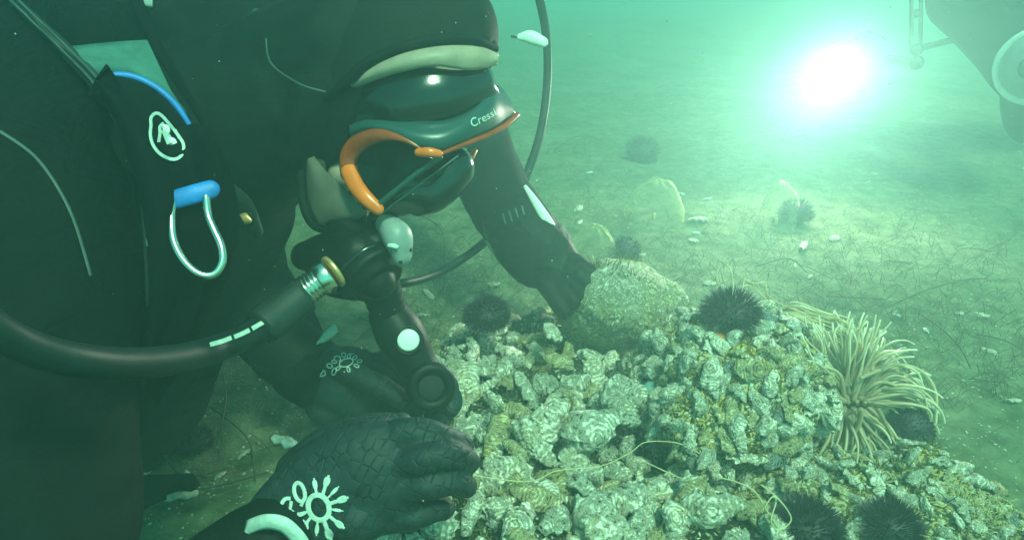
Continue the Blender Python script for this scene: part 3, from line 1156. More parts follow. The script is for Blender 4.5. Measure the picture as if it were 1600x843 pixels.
# torso, hips, thighs (kneeling, leaning over the reef)
sweep(mb, PL([(395, 175, .84), (300, 260, .86), (215, 400, .90), (130, 590, .93), (70, 760, .97)]), [.105, .150, .165, .165, .150], 24, 5, flat=(CV(0, 0, 1), .85))
sweep(mb, PL([(110, 740, 1.0), (100, 850, .9), (90, 960, .84)]), [.12, .10, .08], 16)
sweep(mb, PL([(0, 740, .95), (-80, 850, .85), (-90, 980, .78)]), [.12, .10, .08], 16)
sweep(mb, PL([(90, 980, .86), (-60, 1000, 1.0), (-220, 960, 1.15)]), [.075, .06, .05], 14)
sweep(mb, PL([(-90, 990, .80), (-220, 990, .95), (-340, 950, 1.1)]), [.075, .06, .05], 14)
# neck and head form under the hood
sweep(mb, PL([(360, 190, .84), (470, 130, .80), (560, 110, .79)]), [.085, .068, .07], 20)
ball(mb, P(600, 130, .79), .08, .08, .08)
# near arm: shoulder, elbow by the camera, forearm to the near glove
sweep(mb, PL([(190, 130, .82), (60, 90, .72), (-35, 120, .63), (25, 260, .575), (62, 430, .55), (55, 660, .51), (70, 950, .45), (150, 1080, .44)]), [.10, .098, .088, .080, .078, .070, .060, .055], 22, 5)
sweep(mb, PL([(400, 120, .92), (280, 20, .95), (150, -40, 1.0)]), [.12, .15, .15], 20, 4)
sweep(mb, PL([(150, 1080, .43), (260, 1060, .47), (350, 960, .52), (405, 860, .55)]), [.055, .052, .044, .036], 18, 5)
# far arm
sweep(mb, PL([(330, 230, .95), (350, 330, .99), (385, 440, .98)]), [.088, .072, .060], 18, 5)
sweep(mb, PL([(385, 440, .98), (430, 515, .93), (490, 590, .88)]), [.060, .056, .044], 18, 5)
suit = union(mb, 'suit', .0085, 8)
displace(suit, ((.010, 8), (.005, 19), (.0025, 42)))
suit.materials.append(M['suit'])
link('suit', suit, dv)
SUIT = bvh(suit)

# head frame in camera axes: up of the face, where it looks, its near side
hu = Vector((.80, .60, 0)).normalized()
hf = Vector((.56, -.74, .22))
hf = (hf - hu * hf.dot(hu)).normalized()
hs = hf.cross(hu)
HC = Vector(((592 - 800) / FP * .785, -(118 - 421.5) / FP * .785, -.785))


def HP(s, u, f): return CM @ (HC + hs * s + hu * u + hf * f)


def head_surface(k, ny=44, nz=30):
    """head shape in (side, up, forward) for direction angles; k grows it"""
    V = []
    for i in range(nz + 1):
        ph = math.pi * i / nz
        for j in range(ny):
            a = 2 * math.pi * j / ny
            s, f, u = math.sin(ph) * math.sin(a), math.sin(ph) * math.cos(a), math.cos(ph)
            rs, rf, ru = .078, .098, .125
            q = Vector((s * rs, u * (ru * 1.16 if u > 0 else ru), f * rf))
            if u < 0:      # jaw narrows
                q.x *= 1 - .28 * u * u
                q.z *= 1 - .16 * u * u * (1 if f > 0 else 1.8)
            if f > .3 and u < .3: q.z += .006
            V.append((q + q.normalized() * k, (s, u, f)))
    return V


hd = MB()
V = head_surface(0)
hd.add([HP(*q[0]) for q in V], [(i * 44 + j, i * 44 + (j + 1) % 44, (i + 1) * 44 + (j + 1) % 44, (i + 1) * 44 + j) for i in range(30) for j in range(44)])
ball(hd, HP(0, -.012, .108), .014, .016, .018)          # nose
for s in (-1, 1):
    ball(hd, HP(.038 * s, -.035, .066), .018)             # cheeks
ball(hd, HP(0, -.062, .088), .022, .016, .014)
ball(hd, HP(0, -.10, .075), .02)                        # chin
fc = union(hd, 'face', .004, 5)
fc.materials.append(M['skin'])
link('face', fc, dv)
ey = MB()
for s in (-1, 1): ball(ey, HP(.032 * s, .012, .088), .012)
ey.obj('eyes', M['white'], dv)

# hood: thick shell with a face opening and a rolled edge
V = head_surface(.009)


def opening(d):
    s, u, f = d
    return f > 0 and ((s / .80) ** 2 + ((u - .02) / .78) ** 2) < 1.0 and f > .28


hb = MB()
F = []
for i in range(30):
    for j in range(44):
        q = (i * 44 + j, i * 44 + (j + 1) % 44, (i + 1) * 44 + (j + 1) % 44, (i + 1) * 44 + j)
        c = Vector((0, 0, 0))
        for e in q: c += Vector(V[e][1])
        c = c / 4
        if not opening(c): F.append(q)
hb.add([HP(*q[0]) for q in V], F)
me = hb.mesh('hood', M['hood'])
hood = link('hood', me, dv)
sol = hood.modifiers.new('solid', 'SOLIDIFY')
sol.thickness = .006
sol.offset = 0
sb = hood.modifiers.new('sub', 'SUBSURF')
sb.levels = sb.render_levels = 1
hm2 = MB()
# neck part of the hood, running down to the shoulders
sweep(hm2, [HP(0, -.02, -.035), HP(.0, -.085, -.06), P(440, 165, .80), P(350, 215, .83)], [.098, .090, .094, .125], 28, 6)
ball(hm2, HP(0, -.045, -.01), .086)
sweep(hm2, [HP(.055, -.03, -.005), HP(.052, -.085, .02), HP(0, -.135, .035), HP(-.052, -.085, .02)], [.03, .028, .024, .028], 14, 5)   # chin strap of neoprene
hn_ = union(hm2, 'hood_collar', .006, 6)
displace(hn_, ((.005, 16), (.002, 45)))
hn_.materials.append(M['hood'])
link('hood_collar', hn_, dv)
HOODC = bvh(hn_)

# pale brow skin and cheek skin darkened to paint its shade, at the hood edge
mb = MB()
ribbon(mb, [(538, 139, .712), (570, 108, .684), (620, 84, .668), (680, 70, .668), (735, 68, .684), (780, 84, .712)],
       [(542, 144, .712), (575, 130, .684), (625, 114, .668), (680, 104, .666), (735, 110, .684), (778, 102, .712)], 40, 8, .006, .02)
mb.obj('brow', M['skin'], dv)
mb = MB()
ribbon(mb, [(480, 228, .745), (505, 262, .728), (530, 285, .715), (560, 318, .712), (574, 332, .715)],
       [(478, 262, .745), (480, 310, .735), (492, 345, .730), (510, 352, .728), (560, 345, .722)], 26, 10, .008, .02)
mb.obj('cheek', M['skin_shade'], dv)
# hood rim above the brow
mb = MB()
sweep(mb, PL([(470, 218, .74), (500, 165, .715), (534, 134, .694), (570, 102, .680), (620, 78, .668), (680, 64, .668), (735, 62, .684), (774, 76, .716)]), [.004, .005, .006, .006, .006, .006, .006, .004], 12, 6)
mb.obj('hood_rim', M['hood'], dv)
mb = MB()
sweep(mb, PL([(474, 215, .75), (470, 262, .75), (474, 315, .745), (490, 350, .738), (520, 360, .735)]), [.0055] * 5, 10, 6)
mb.obj('hood_rim', M['hood'], dv)

# seams on the suit and the near shoulder
SEAM = [([(0, 205), (60, 250), (110, 330), (142, 430)], 5), ([(300, 470), (240, 560), (130, 590)], 3)]
for st in SEAM:
    print_strokes('seam', M['seam'], SUIT, [st], dv, .002)
print_strokes('hood_seam', M['seam'], HOODC, [([(415, 60), (424, 100), (470, 132), (520, 146)], 3)], dv, .001)


# ---------------- gloves
def finger(mb, pts, r0, r1):
    n = len(pts)
    r0, r1 = r0 * .93, r1 * .95
    sweep(mb, pts, [r0 + (r1 - r0) * i / (n - 1) for i in range(n)], 14, 5)


mb = MB()
sweep(mb, PL([(402, 872, .55), (450, 820, .555), (510, 775, .56), (575, 745, .562), (612, 742, .565)]), [.034, .038, .046, .049, .044], 24, 5, flat=(CV(0, 0, 1), .52))
ball(mb, P(560, 790, .565), .034, .034, .026)
finger(mb, PL([(585, 690, .568), (640, 676, .560), (690, 682, .566), (722, 696, .585)]), .0150, .0112)
finger(mb, PL([(605, 728, .560), (665, 716, .548), (712, 712, .556), (732, 722, .580)]), .0150, .0112)
finger(mb, PL([(608, 770, .560), (665, 760, .550), (710, 752, .560), (728, 758, .582)]), .0145, .0108)
finger(mb, PL([(592, 812, .565), (640, 808, .560), (680, 796, .570), (696, 794, .588)]), .0132, .0098)
finger(mb, PL([(480, 735, .585), (520, 690, .592), (575, 668, .592), (628, 664, .600)]), .0180, .0115)
sweep(mb, PL([(470, 740, .575), (520, 700, .578), (590, 680, .575)]), [.022, .022, .018], 14, 4)
g1 = union(mb, 'glove', .0020, 3)
displace(g1, ((.0014, 45), (.0006, 120)))
g1.materials.append(M['glove'])
tagl = link('glove', g1, dv)
tagl['label'] = 'near scaled glove with a large pale sun print, fingers spread over the reef'
G1 = bvh(g1)
mb = MB()
ribbon(mb, [(385, 812, .520), (415, 802, .508), (450, 808, .506), (480, 838, .512), (492, 870, .52)], [(380, 838, .522), (412, 826, .509), (440, 832, .508), (460, 856, .514), (468, 885, .522)], 20, 6, .003, .004)
mb.obj('cuff_band', M['mint'], dv)
mb = MB()
sweep(mb, PL([(350, 905, .545), (405, 862, .548), (432, 838, .551)]), [.044, .041, .037], 22, 5)
mb.obj('glove_cuff', M['suit_sheen'], dv)

mb = MB()
sweep(mb, PL([(478, 570, .885), (505, 590, .875), (545, 600, .865), (585, 610, .862)]), [.040, .046, .050, .044], 22, 5, flat=(CV(0, 0, 1), .6))
ball(mb, P(520, 630, .88), .036, .036, .028)
finger(mb, PL([(575, 570, .868), (625, 562, .858), (668, 575, .852), (700, 598, .840), (700, 618, .825)]), .0160, .0115)
finger(mb, PL([(585, 598, .865), (635, 595, .855), (680, 604, .850), (708, 622, .835), (704, 640, .822)]), .0160, .0115)
finger(mb, PL([(580, 622, .865), (625, 622, .850), (665, 632, .845), (690, 648, .830), (680, 660, .815)]), .0150, .0110)
finger(mb, PL([(540, 652, .872), (590, 662, .862), (640, 668, .850), (668, 664, .836)]), .0145, .0105)
finger(mb, PL([(520, 565, .85), (565, 590, .825), (610, 612, .808), (648, 640, .800)]), .0185, .0125)
g2 = union(mb, 'glove', .0025, 4)
displace(g2, ((.0014, 45), (.0006, 120)))
g2.materials.append(M['glove'])
tagl = link('glove', g2, dv)
tagl['label'] = 'scaled glove with a small sun print holding the hose mouthpiece'
G2 = bvh(g2)
mb = MB()
sweep(mb, PL([(448, 545, .90), (470, 562, .892), (492, 580, .885)]), [.050, .047, .044], 22, 5)
mb.obj('glove_cuff', M['suit_sheen'], dv)
mb = MB()
ribbon(mb, [(503, 522, .845), (515, 508, .843), (524, 506, .845)], [(494, 538, .845), (512, 532, .842), (529, 518, .846)], 14, 5, .004, .004)
mb.obj('cuff_tab', M['mint'], dv)


def ell(cx, cy, rx, ry, rot, wd, n=10, a0=0, a1=360):
    c, s = math.cos(R(rot)), math.sin(R(rot))
    return ([(cx + rx * math.cos(R(a0 + (a1 - a0) * i / n)) * c - ry * math.sin(R(a0 + (a1 - a0) * i / n)) * s,
              cy + rx * math.cos(R(a0 + (a1 - a0) * i / n)) * s + ry * math.sin(R(a0 + (a1 - a0) * i / n)) * c) for i in range(n + 1)], wd)


st = [ell(498, 792, 16, 20, -20, 8)]
for a, r0, r1, wd in ((-100, 22, 40, 9), (-72, 22, 46, 12), (-45, 24, 40, 7), (-18, 22, 44, 13), (8, 22, 34, 6), (160, 20, 34, 8), (130, 20, 40, 10), (95, 20, 38, 8), (68, 22, 48, 15), (38, 22, 46, 12)):
    ca, sa = math.cos(R(a)), math.sin(R(a))
    pa = [(498 + ca * q, 792 + sa * q * 1.05) for q in (r0 - 4, (r0 + r1) / 2, r1)]
    st.append((pa, wd * .45))
    ox, oy = 498 + ca * (r1 - 4), 792 + sa * (r1 - 4) * 1.05
    for k in (-.28, 0, .28):
        st.append(([(ox - ca * 8 - sa * wd * k * .6, oy - sa * 8 + ca * wd * k * .6), (ox - sa * wd * k, oy + ca * wd * k), (ox + ca * (9 - abs(k) * 14) - sa * wd * k * .5, oy + sa * (9 - abs(k) * 14) + ca * wd * k * .5)], wd * .30))
st += [([(434, 798), (444, 780), (454, 778)], 6), ([(440, 800), (452, 796), (455, 782)], 5), ([(448, 812), (458, 796)], 5), ([(456, 818), (468, 800)], 5), ([(462, 826), (476, 812)], 5),
       ell(468, 768, 8, 15, -15, 6, 8), ([(470, 790), (478, 774)], 5), ell(474, 826, 6, 9, 20, 4, 8)]
print_strokes('sun_print', M['mint'], G1, st, dv, .0010)
st = [ell(541, 566, 11, 6, -18, 1.8, 12)]
for a, r1 in ((-70, 13), (-35, 17), (-8, 22), (20, 18), (75, 14), (140, 18), (185, 20)):
    st.append(ell(541 + math.cos(R(a)) * r1 * .95, 566 + math.sin(R(a)) * r1 * .8, 4.2, 2.2, a, 1.5, 7))
st += [([(499, 588), (506, 578), (508, 585), (499, 588)], 1.8), ell(515, 571, 4.5, 3.2, 20, 1.7, 7), ell(522, 580, 3, 6, 20, 1.6, 7), ell(527, 560, 5, 4.5, 0, 1.8, 7, 160, 420), ell(537, 554, 3.2, 3.5, 0, 1.6, 7), ([(546, 553), (553, 552)], 1.8)]
print_strokes('sun_print', M['mint'], G2, st, dv, .0010)

# ------------------------------------------------------------------ harness (buoyancy vest) on the diver
bc = thing('buoyancy_vest', P(220, 250, 0.625), 'black diving harness with blue piping, round emblem and steel ring on the kneeling diver', 'diving vest')
mb = MB()
ribbon(mb, [(150, 118, 0.605), (185, 112, 0.615), (235, 126, 0.620), (282, 170, 0.625), (318, 230, 0.635), (345, 300, 0.655), (350, 380, 0.685), (320, 470, 0.725)],
       [(150, 128, 0.550), (180, 190, 0.540), (205, 260, 0.530), (222, 330, 0.525), (230, 400, 0.530), (232, 470, 0.540), (230, 560, 0.565), (226, 620, 0.625)], 40, 12, .045, .014)
pm = mb.mesh('shoulder_panel', M['panel'])
link('shoulder_panel', pm, bc)
PAN = bvh(pm)
mb = MB()
sweep(mb, PL([(160, 122, 0.591), (185, 118, 0.599), (212, 122, 0.605), (245, 138, 0.610), (275, 165, 0.615), (298, 200, 0.620), (316, 240, 0.628)]), [.0026, .0034, .0034, .0032, .0030, .0024, .0012], 10, 6)
mb.obj('piping', M['blue'], bc)
mb = MB()
ribbon(mb, [(112, 72, 0.605), (170, 66, 0.620), (230, 62, 0.630)], [(155, 126, 0.597), (215, 124, 0.610), (290, 190, 0.627)], 20, 8, .012, .01)
mb.obj('shoulder_patch', M['patch'], bc)
mb = MB()
ribbon(mb, [(10, -20, .60), (60, 25, .585), (112, 72, .60), (165, 130, .575), (208, 205, .55), (232, 280, .545), (243, 380, .545), (246, 480, .555)],
       [(-14, -20, .60), (38, 30, .58), (92, 84, .59), (146, 142, .565), (190, 212, .54), (214, 285, .535), (226, 382, .535), (230, 480, .545)], 50, 4, .005, .007)
mb.obj('shoulder_strap', M['strap'], bc)
for k, off in enumerate((-4, 5)):
    mb = MB()
    sweep(mb, [P(x + off, y - off * .4, d - .010) for x, y, d in ((0, -20, .60), (50, 28, .582), (102, 78, .594), (156, 136, .569), (199, 208, .544), (223, 282, .539), (234, 381, .538))], .0011, 6, 5)
    mb.obj('stitching', M['seam'], bc)
em = [([(236, 196), (236, 184), (243, 177), (252, 180), (263, 192), (276, 208), (286, 224), (286, 238), (278, 247), (266, 248), (250, 240), (239, 226), (235, 210), (236, 196)], 5),
      ([(248, 222), (250, 208), (250, 198), (256, 192)], 5), ([(257, 202), (266, 224)], 11), ([(274, 203), (280, 216)], 4)]
print_strokes('emblem', M['mint'], PAN, em, bc, .0045)
lobes = MB()
for x, y, r in ((257, 203, .0048), (267, 224, .0052)):
    h = hit(PAN, x, y, .001)
    if h: ball(lobes, h, r, r, r * .35, rot=CR)
lobes.obj('emblem_boss', M['white'], bc)
mb = MB()
sweep(mb, PL([(272, 312, 0.540), (300, 304, 0.543), (328, 296, 0.548)]), [.0078, .0080, .0078], 16, 4, flat=(CV(0, 0, 1), .5))
mb.obj('ring_band', M['blue'], bc)
mb = MB()
sweep(mb, PL([(270, 318, 0.538), (268, 345, 0.533), (272, 378, 0.530), (288, 408, 0.530), (312, 428, 0.532), (334, 428, 0.535), (347, 410, 0.538), (346, 385, 0.540), (334, 358, 0.542), (325, 335, 0.544), (322, 308, 0.545)]), .0033, 12, 6)
mb.obj('steel_ring', M['steel'], bc)
mb = MB()
sweep(mb, PL([(322, 268, .64), (345, 290, .66), (380, 320, .70), (400, 360, .74)]), [.011, .010, .010, .008], 10, 5, flat=(CV(0, 0, 1), .4))
mb.obj('chest_strap', M['strap'], bc)
mb = MB()
ribbon(mb, [(374, 335, .69), (384, 332, .69), (392, 340, .69)], [(382, 350, .69), (388, 350, .69), (394, 348, .69)], 6, 3, .002, .006)
mb.obj('buckle', M['brass'], bc)
mb = MB()
sweep(mb, PL([(335, 400, .72), (330, 440, .74), (300, 470, .73)]), [.007, .006, .006], 8, 4)
sweep(mb, PL([(245, 470, .60), (262, 500, .62), (250, 530, .63)]), [.010, .012, .010], 10, 4)
mb.obj('pocket_buckle', M['strap'], bc)
mb = MB()
sweep(mb, PL([(198, -30, .74), (222, 20, .70), (246, 74, .665), (280, 128, .655), (316, 190, .67)]), [.007, .007, .006, .005, .003], 10, 6, flat=(CV(0, 0, 1), .3))
mb.obj('shoulder_webbing', M['panel'], bc)
mb = MB()
ribbon(mb, [(222, -8, .69), (230, -6, .69), (238, -4, .69)], [(226, 8, .685), (232, 10, .685), (237, 10, .685)], 6, 3, .001, .003)
mb.obj('webbing_keeper', M['grey'], bc)
mb = MB()
ribbon(mb, [(130, 742, .80), (210, 742, .78), (302, 738, .76)], [(120, 800, .80), (215, 798, .78), (238, 786, .765)], 14, 6, .012, .02)
mb.obj('pocket_flap', M['panel'], bc)
mb = MB()
sweep(mb, PL([(30, 790, .70), (95, 780, .71), (130, 760, .72), (155, 722, .73), (140, 716, .73)]), .0022, 6, 5)
mb.obj('cord', M['seam'], bc)

# ------------------------------------------------------------------ mask
mk = thing('diving_mask', P(660, 240, .74), 'teal and orange diving mask worn by the kneeling diver', 'diving mask')
mb = MB()
ribbon(mb, [(538, 185, .732), (553, 142, .708), (600, 118, .682), (660, 106, .674), (720, 110, .686), (762, 103, .715), (775, 130, .735)],
       [(540, 215, .728), (566, 200, .702), (610, 196, .682), (665, 200, .686), (720, 190, .700), (768, 165, .728), (782, 150, .745)], 40, 12, .010, .016)
mb.obj('skirt', M['rubber_gloss'], mk)
mb = MB()
ribbon(mb, [(545, 196, .712), (568, 184, .700), (600, 183, .688), (650, 189, .680), (700, 186, .684), (742, 168, .700), (768, 140, .725), (780, 134, .745), (800, 158, .765)],
       [(548, 214, .708), (575, 208, .690), (608, 212, .676), (645, 228, .668), (690, 236, .672), (730, 222, .690), (770, 205, .720), (792, 192, .745), (807, 182, .765)], 44, 8, .009, .012)
fm = mb.mesh('frame_band', M['teal'])
link('frame_band', fm, mk)
FRM = bvh(fm)
mb = MB()
sweep(mb, PL([(690, 240, .668), (725, 226, .684), (760, 212, .710), (790, 196, .74), (807, 180, .765)]), [.0022, .0026, .0030, .0034, .0040], 10, 5)
mb.obj('frame_edge', M['orange_deep'], mk)
mb = MB()
sweep(mb, PL([(668, 240, .668), (640, 222, .666), (612, 213, .670), (585, 213, .678), (558, 226, .690), (546, 246, .696), (546, 270, .696)]), [.0012, .0020, .0045, .0080, .0100, .0105, .0098], 12, 5, flat=(CV(0, 0, 1), .55))
mb.obj('lens_rim', M['orange_deep'], mk)
mb = MB()
sweep(mb, PL([(546, 268, .694), (556, 290, .688), (572, 310, .682), (590, 326, .682)]), [.0095, .0088, .0080, .0066], 12, 5, flat=(CV(0, 0, 1), .6))
mb.obj('lens_rim', M['orange'], mk)
mb = MB()
sweep(mb, PL([(654, 238, .658), (670, 238, .655), (686, 240, .658)]), [.0042, .0050, .0038], 14, 5, flat=(CV(0, 0, 1), .7))
mb.obj('frame_clip', M['orange'], mk)
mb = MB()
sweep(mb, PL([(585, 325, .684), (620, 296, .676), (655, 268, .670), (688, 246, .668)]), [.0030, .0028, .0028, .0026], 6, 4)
mb.obj('reflection_bar', M['teal'], mk)  # reflection streak on the lens glass, modelled as a thin teal bar
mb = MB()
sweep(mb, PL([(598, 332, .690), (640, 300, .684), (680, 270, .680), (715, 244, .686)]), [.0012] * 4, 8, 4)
mb.obj('reflection_bar', M['teal'], mk)  # second, finer streak of the glass reflection, also a solid bar
mb = MB()
ribbon(mb, [(552, 228, .694), (600, 218, .684), (650, 232, .672), (684, 246, .672)], [(556, 284, .690), (575, 305, .686), (592, 316, .684), (600, 318, .682)], 16, 8, .001, .003)
mb.obj('lens', M['lens'], mk)
mb = MB()     # dark inner skirt wall behind the near lens
ribbon(mb, [(540, 214, .725), (600, 205, .715), (650, 222, .705), (700, 240, .705)], [(545, 290, .725), (575, 325, .715), (600, 334, .705), (640, 320, .70)], 20, 10, -.012, .012)
sweep(mb, PL([(705, 262, .722), (690, 285, .715), (672, 308, .712), (654, 322, .714)]), [.026, .024, .019, .0115], 20, 6)
sweep(mb, PL([(668, 300, .712), (630, 300, .706), (604, 322, .708)]), [.020, .018, .010], 16, 5)
nk = union(mb, 'nose_pocket', .0022, 5)
nk.materials.append(M['rubber_gloss'])
link('nose_pocket', nk, mk)
mb = MB()
ribbon(mb, [(686, 262, .752), (706, 246, .752), (736, 226, .765)], [(692, 276, .750), (714, 262, .752), (740, 240, .765)], 14, 5, .003, .004)
mb.obj('lens', M['lens'], mk)
mb = MB()
sweep(mb, PL([(690, 278, .745), (712, 264, .745), (732, 250, .752), (742, 236, .762)]), [.0036, .0044, .0046, .0030], 10, 5)
mb.obj('lens_rim', M['orange'], mk)
mb = MB()
sweep(mb, PL([(541, 160, .735), (500, 148, .735), (465, 130, .735), (430, 100, .745), (412, 60, .76), (400, 20, .79)]), [.0040, .0032, .0030, .0036, .006, .006], 8, 6, flat=(CV(0, 0, 1), .5))
mb.obj('strap', M['strap'], mk)
mb = MB()
sweep(mb, PL([(406, 38, .765), (414, 52, .758), (424, 62, .755)]), [.008, .010, .007], 12, 4, flat=(CV(0, 0, 1), .6))
mb.obj('strap_clip', M['seam'], mk)
# lettering on the frame
tcv = bpy.data.curves.new('lettering', 'FONT')
tcv.body = 'Cressi'
tcv.size = 1
to = bpy.data.objects.new('lettering', tcv)
C.objects.link(to)
dg = bpy.context.evaluated_depsgraph_get()
tm = bpy.data.meshes.new_from_object(to.evaluated_get(dg))
bpy.data.objects.remove(to)
xs = [v.co.x for v in tm.vertices]
x0, x1 = min(xs), max(xs)
last = None
for v in tm.vertices:
    t = (v.co.x - x0) / (x1 - x0)
    bx, by = 738 + 38 * t, 199 - 17 * t - 3 * t * t
    h = hit(FRM, bx - v.co.y * 6, by - v.co.y * 19 * (1 - .25 * t), .0012)
    if h is None: h = last or P(bx, by, .70)
    last = h
    v.co = h
tm.name = 'lettering'
tm.materials.clear()
tm.materials.append(M['mint'])
link('lettering', tm, mk)

# ------------------------------------------------------------------ regulator, its hose, and the inflator held by the glove
rg = thing('regulator', P(545, 400, .73), 'black breathing regulator in the kneeling diver\'s mouth with a grey front and thick hose', 'regulator')
mb = MB()
ax = CV(.62, -.70, .34).normalized()
cyl(mb, P(548, 384, .742), P(548, 384, .742) + ax * .050, .036, .040)
cyl(mb, P(548, 384, .742) + ax * .046, P(548, 384, .742) + ax * .060, .034, .030)
sweep(mb, PL([(478, 400, .745), (515, 398, .735), (560, 400, .722)]), [.017, .026, .030], 22, 5)
sweep(mb, PL([(534, 340, .74), (560, 366, .735), (590, 380, .73)]), [.022, .024, .024], 16, 4)
sweep(mb, PL([(492, 424, .74), (520, 442, .73), (552, 452, .722)]), [.010, .015, .012], 16, 4, flat=(CV(0, 0, 1), .7))
sweep(mb, PL([(560, 425, .725), (590, 440, .72)]), [.022, .02], 16, 4)
rb = union(mb, 'body', .0022, 2)
rb.materials.append(M['rubber'])
link('body', rb, rg)
mb = MB()
q = P(548, 384, .742) + ax * .036
ringm(mb, q, ax, .0395, .0028, n=44)
mb.obj('clamp_ring', M['rubber_gloss'], rg)
mb = MB()
sweep(mb, PL([(604, 350, .712), (622, 372, .704), (628, 398, .706)]), [.012, .0170, .0125], 20, 5, flat=(CV(.75, -.55, .35).normalized(), .7))
cv = mb.mesh('front_cover', M['grey'])
link('front_cover', cv, rg)
CVB = bvh(cv)
for x, y in ((641, 390), (626, 409)):
    h = hit(CVB, x, y, -.0004)
    if h:
        mb = MB()
        ball(mb, h, .0021)
        mb.obj('vent_hole', M['dark_hole'], rg)
mb = MB()
sweep(mb, PL([(586, 340, .725), (604, 352, .715), (618, 368, .712)]), [.008, .011, .008], 14, 4)
mb.obj('side_cover', M['rubber_gloss'], rg)
mb = MB()
ribbon(mb, [(606, 380, .688), (616, 380, .687), (624, 384, .689)], [(604, 386, .688), (614, 388, .687), (620, 390, .689)], 6, 3, .001, .002)
mb.obj('emblem', M['mint'], rg)
mb = MB()
sweep(mb, PL([(600, 326, .715), (602, 336, .713), (606, 346, .714)]), [.003, .0042, .003], 10, 3)
mb.obj('mouth_clip', M['white'], rg)
mb = MB()
a, b = P(464, 464, .688), P(505, 434, .690)
for k in range(6):
    q = a.lerp(b, .28 + k * .13)
    cyl(mb, q, q + (b - a).normalized() * .0022, .0165 - .0003 * k)
cyl(mb, a, b, .0138)
mb.obj('swivel_rings', M['steel'], rg)
mb = MB()
cyl(mb, P(499, 438, .690), P(517, 426, .692), .0178, .0172)
mb.obj('swivel_nut', M['steel'], rg)
mb = MB()
cyl(mb, P(518, 426, .692), P(524, 422, .694), .0182, .0182)
mb.obj('swivel_collar', M['brass'], rg)
mb = MB()
sweep(mb, PL([(408, 512, .655), (440, 488, .672), (474, 462, .686)]), [.0186, .0190, .0188], 22, 5, caps=False)
mb.obj('hose_sleeve', M['sleeve'], rg)
mb = MB()
sweep(mb, PL([(440, 489, .676), (405, 515, .655), (370, 532, .620), (320, 550, .565), (260, 563, .500), (190, 568, .440), (120, 562, .400), (50, 544, .375), (-20, 508, .355), (-110, 440, .34)]), [.0130, .0130, .0125, .0120, .0115, .0110, .0105, .0100, .0100, .0100], 20, 6)
hm_ = mb.mesh('hose', M['hose'])
link('hose', hm_, rg)
HB = bvh(hm_)
print_strokes('hose_print', M['mint'], HB, [([(328, 538), (346, 533), (362, 527)], 7), ([(366, 526), (378, 521), (390, 515)], 7), ([(394, 513), (406, 506), (414, 501)], 7)], rg, .0008)

inf = thing('inflator', P(625, 540, .78), 'black hose mouthpiece with a round pale button gripped in the diver\'s glove', 'inflator')
mb = MB()
sweep(mb, PL([(588, 430, .75), (600, 465, .765), (612, 500, .775)]), [.0235, .0220, .0205], 22, 8, ribs=lambda t: 1 + .03 * math.sin(t * 60))
mb.obj('corrugated_hose', M['rubber'], inf)
mb = MB()
sweep(mb, PL([(608, 492, .775), (622, 516, .776), (636, 540, .776), (652, 572, .778), (668, 600, .782)]), [.024, .0285, .0270, .0240, .0270], 24, 6)
sweep(mb, PL([(600, 505, .77), (590, 494, .775), (584, 496, .775)]), [.012, .008, .006], 12, 4)
ib = union(mb, 'body', .0024, 4)
ib.materials.append(M['rubber'])
link('body', ib, inf)
nrm = CV(.10, .12, 1)
mb = MB()
q = P(638, 531, .752)
cyl(mb, q - nrm.normalized() * .004, q + nrm.normalized() * .0045, .0126, n=32, bev=.25)
mb.obj('button', M['white'], inf)
mb = MB()
ringm(mb, q - nrm.normalized() * .001, nrm, .0152, .0028)
mb.obj('button_collar', M['rubber'], inf)
mb = MB()
nr2 = CV(.30, -.02, 1)
ringm(mb, P(674, 604, .755), nr2, .0215, .0070, n=40, m=14)
mb.obj('mouthpiece_ring', M['rubber'], inf)
mb = MB()
cyl(mb, P(674, 604, .756) - nr2.normalized() * .006, P(674, 604, .756) + nr2.normalized() * .001, .0205)
mb.obj('mouthpiece_bore', M['dark_hole'], inf)

# ------------------------------------------------------------------ second diver: arm reaching for the boulder, the body behind the first
d2 = thing('person', P(560, 150, 1.6), 'second diver mostly hidden behind the first, one arm reaching out to the rounded boulder', 'person')
mb = MB()
sweep(mb, PL([(560, -30, 1.50), (430, -20, 1.75), (310, 0, 2.05)]), [.15, .16, .14], 20, 5)
sweep(mb, PL([(310, 0, 2.05), (180, 40, 2.4), (60, 60, 2.8)]), [.13, .09, .06], 16, 5)
ball(mb, P(660, -60, 1.45), .105)
sweep(mb, PL([(560, -30, 1.5), (660, -60, 1.45)]), [.09, .085], 14, 4)
sweep(mb, PL([(600, 30, 1.40), (680, 110, 1.30), (735, 215, 1.20)]), [.085, .072, .066], 20, 5)
sweep(mb, PL([(735, 215, 1.20), (768, 290, 1.15), (808, 350, 1.12), (840, 385, 1.11)]), [.066, .062, .058, .050], 20, 5)
s2 = union(mb, 'suit', .008, 8)
displace(s2, ((.005, 14), (.002, 40)))
s2.materials.append(M['suit'])
link('suit', s2, d2)
S2B = bvh(s2)
mb = MB()
sweep(mb, PL([(800, 345, 1.10), (835, 388, 1.085), (866, 414, 1.075), (888, 430, 1.07)]), [.052, .060, .048, .034], 20, 5, flat=(CV(0, 0, 1), .7))
finger(mb, PL([(874, 408, 1.07), (900, 414, 1.055), (920, 426, 1.045)]), .0220, .0145)
finger(mb, PL([(878, 420, 1.065), (902, 430, 1.05), (918, 442, 1.04)]), .0215, .0140)
finger(mb, PL([(876, 434, 1.065), (896, 446, 1.05), (908, 458, 1.04)]), .0200, .0135)
finger(mb, PL([(866, 442, 1.065), (884, 458, 1.05), (896, 472, 1.04)]), .0190, .0125)
finger(mb, PL([(846, 434, 1.07), (864, 462, 1.05), (880, 488, 1.04)]), .0190, .0125)
g3 = union(mb, 'glove', .003, 4)
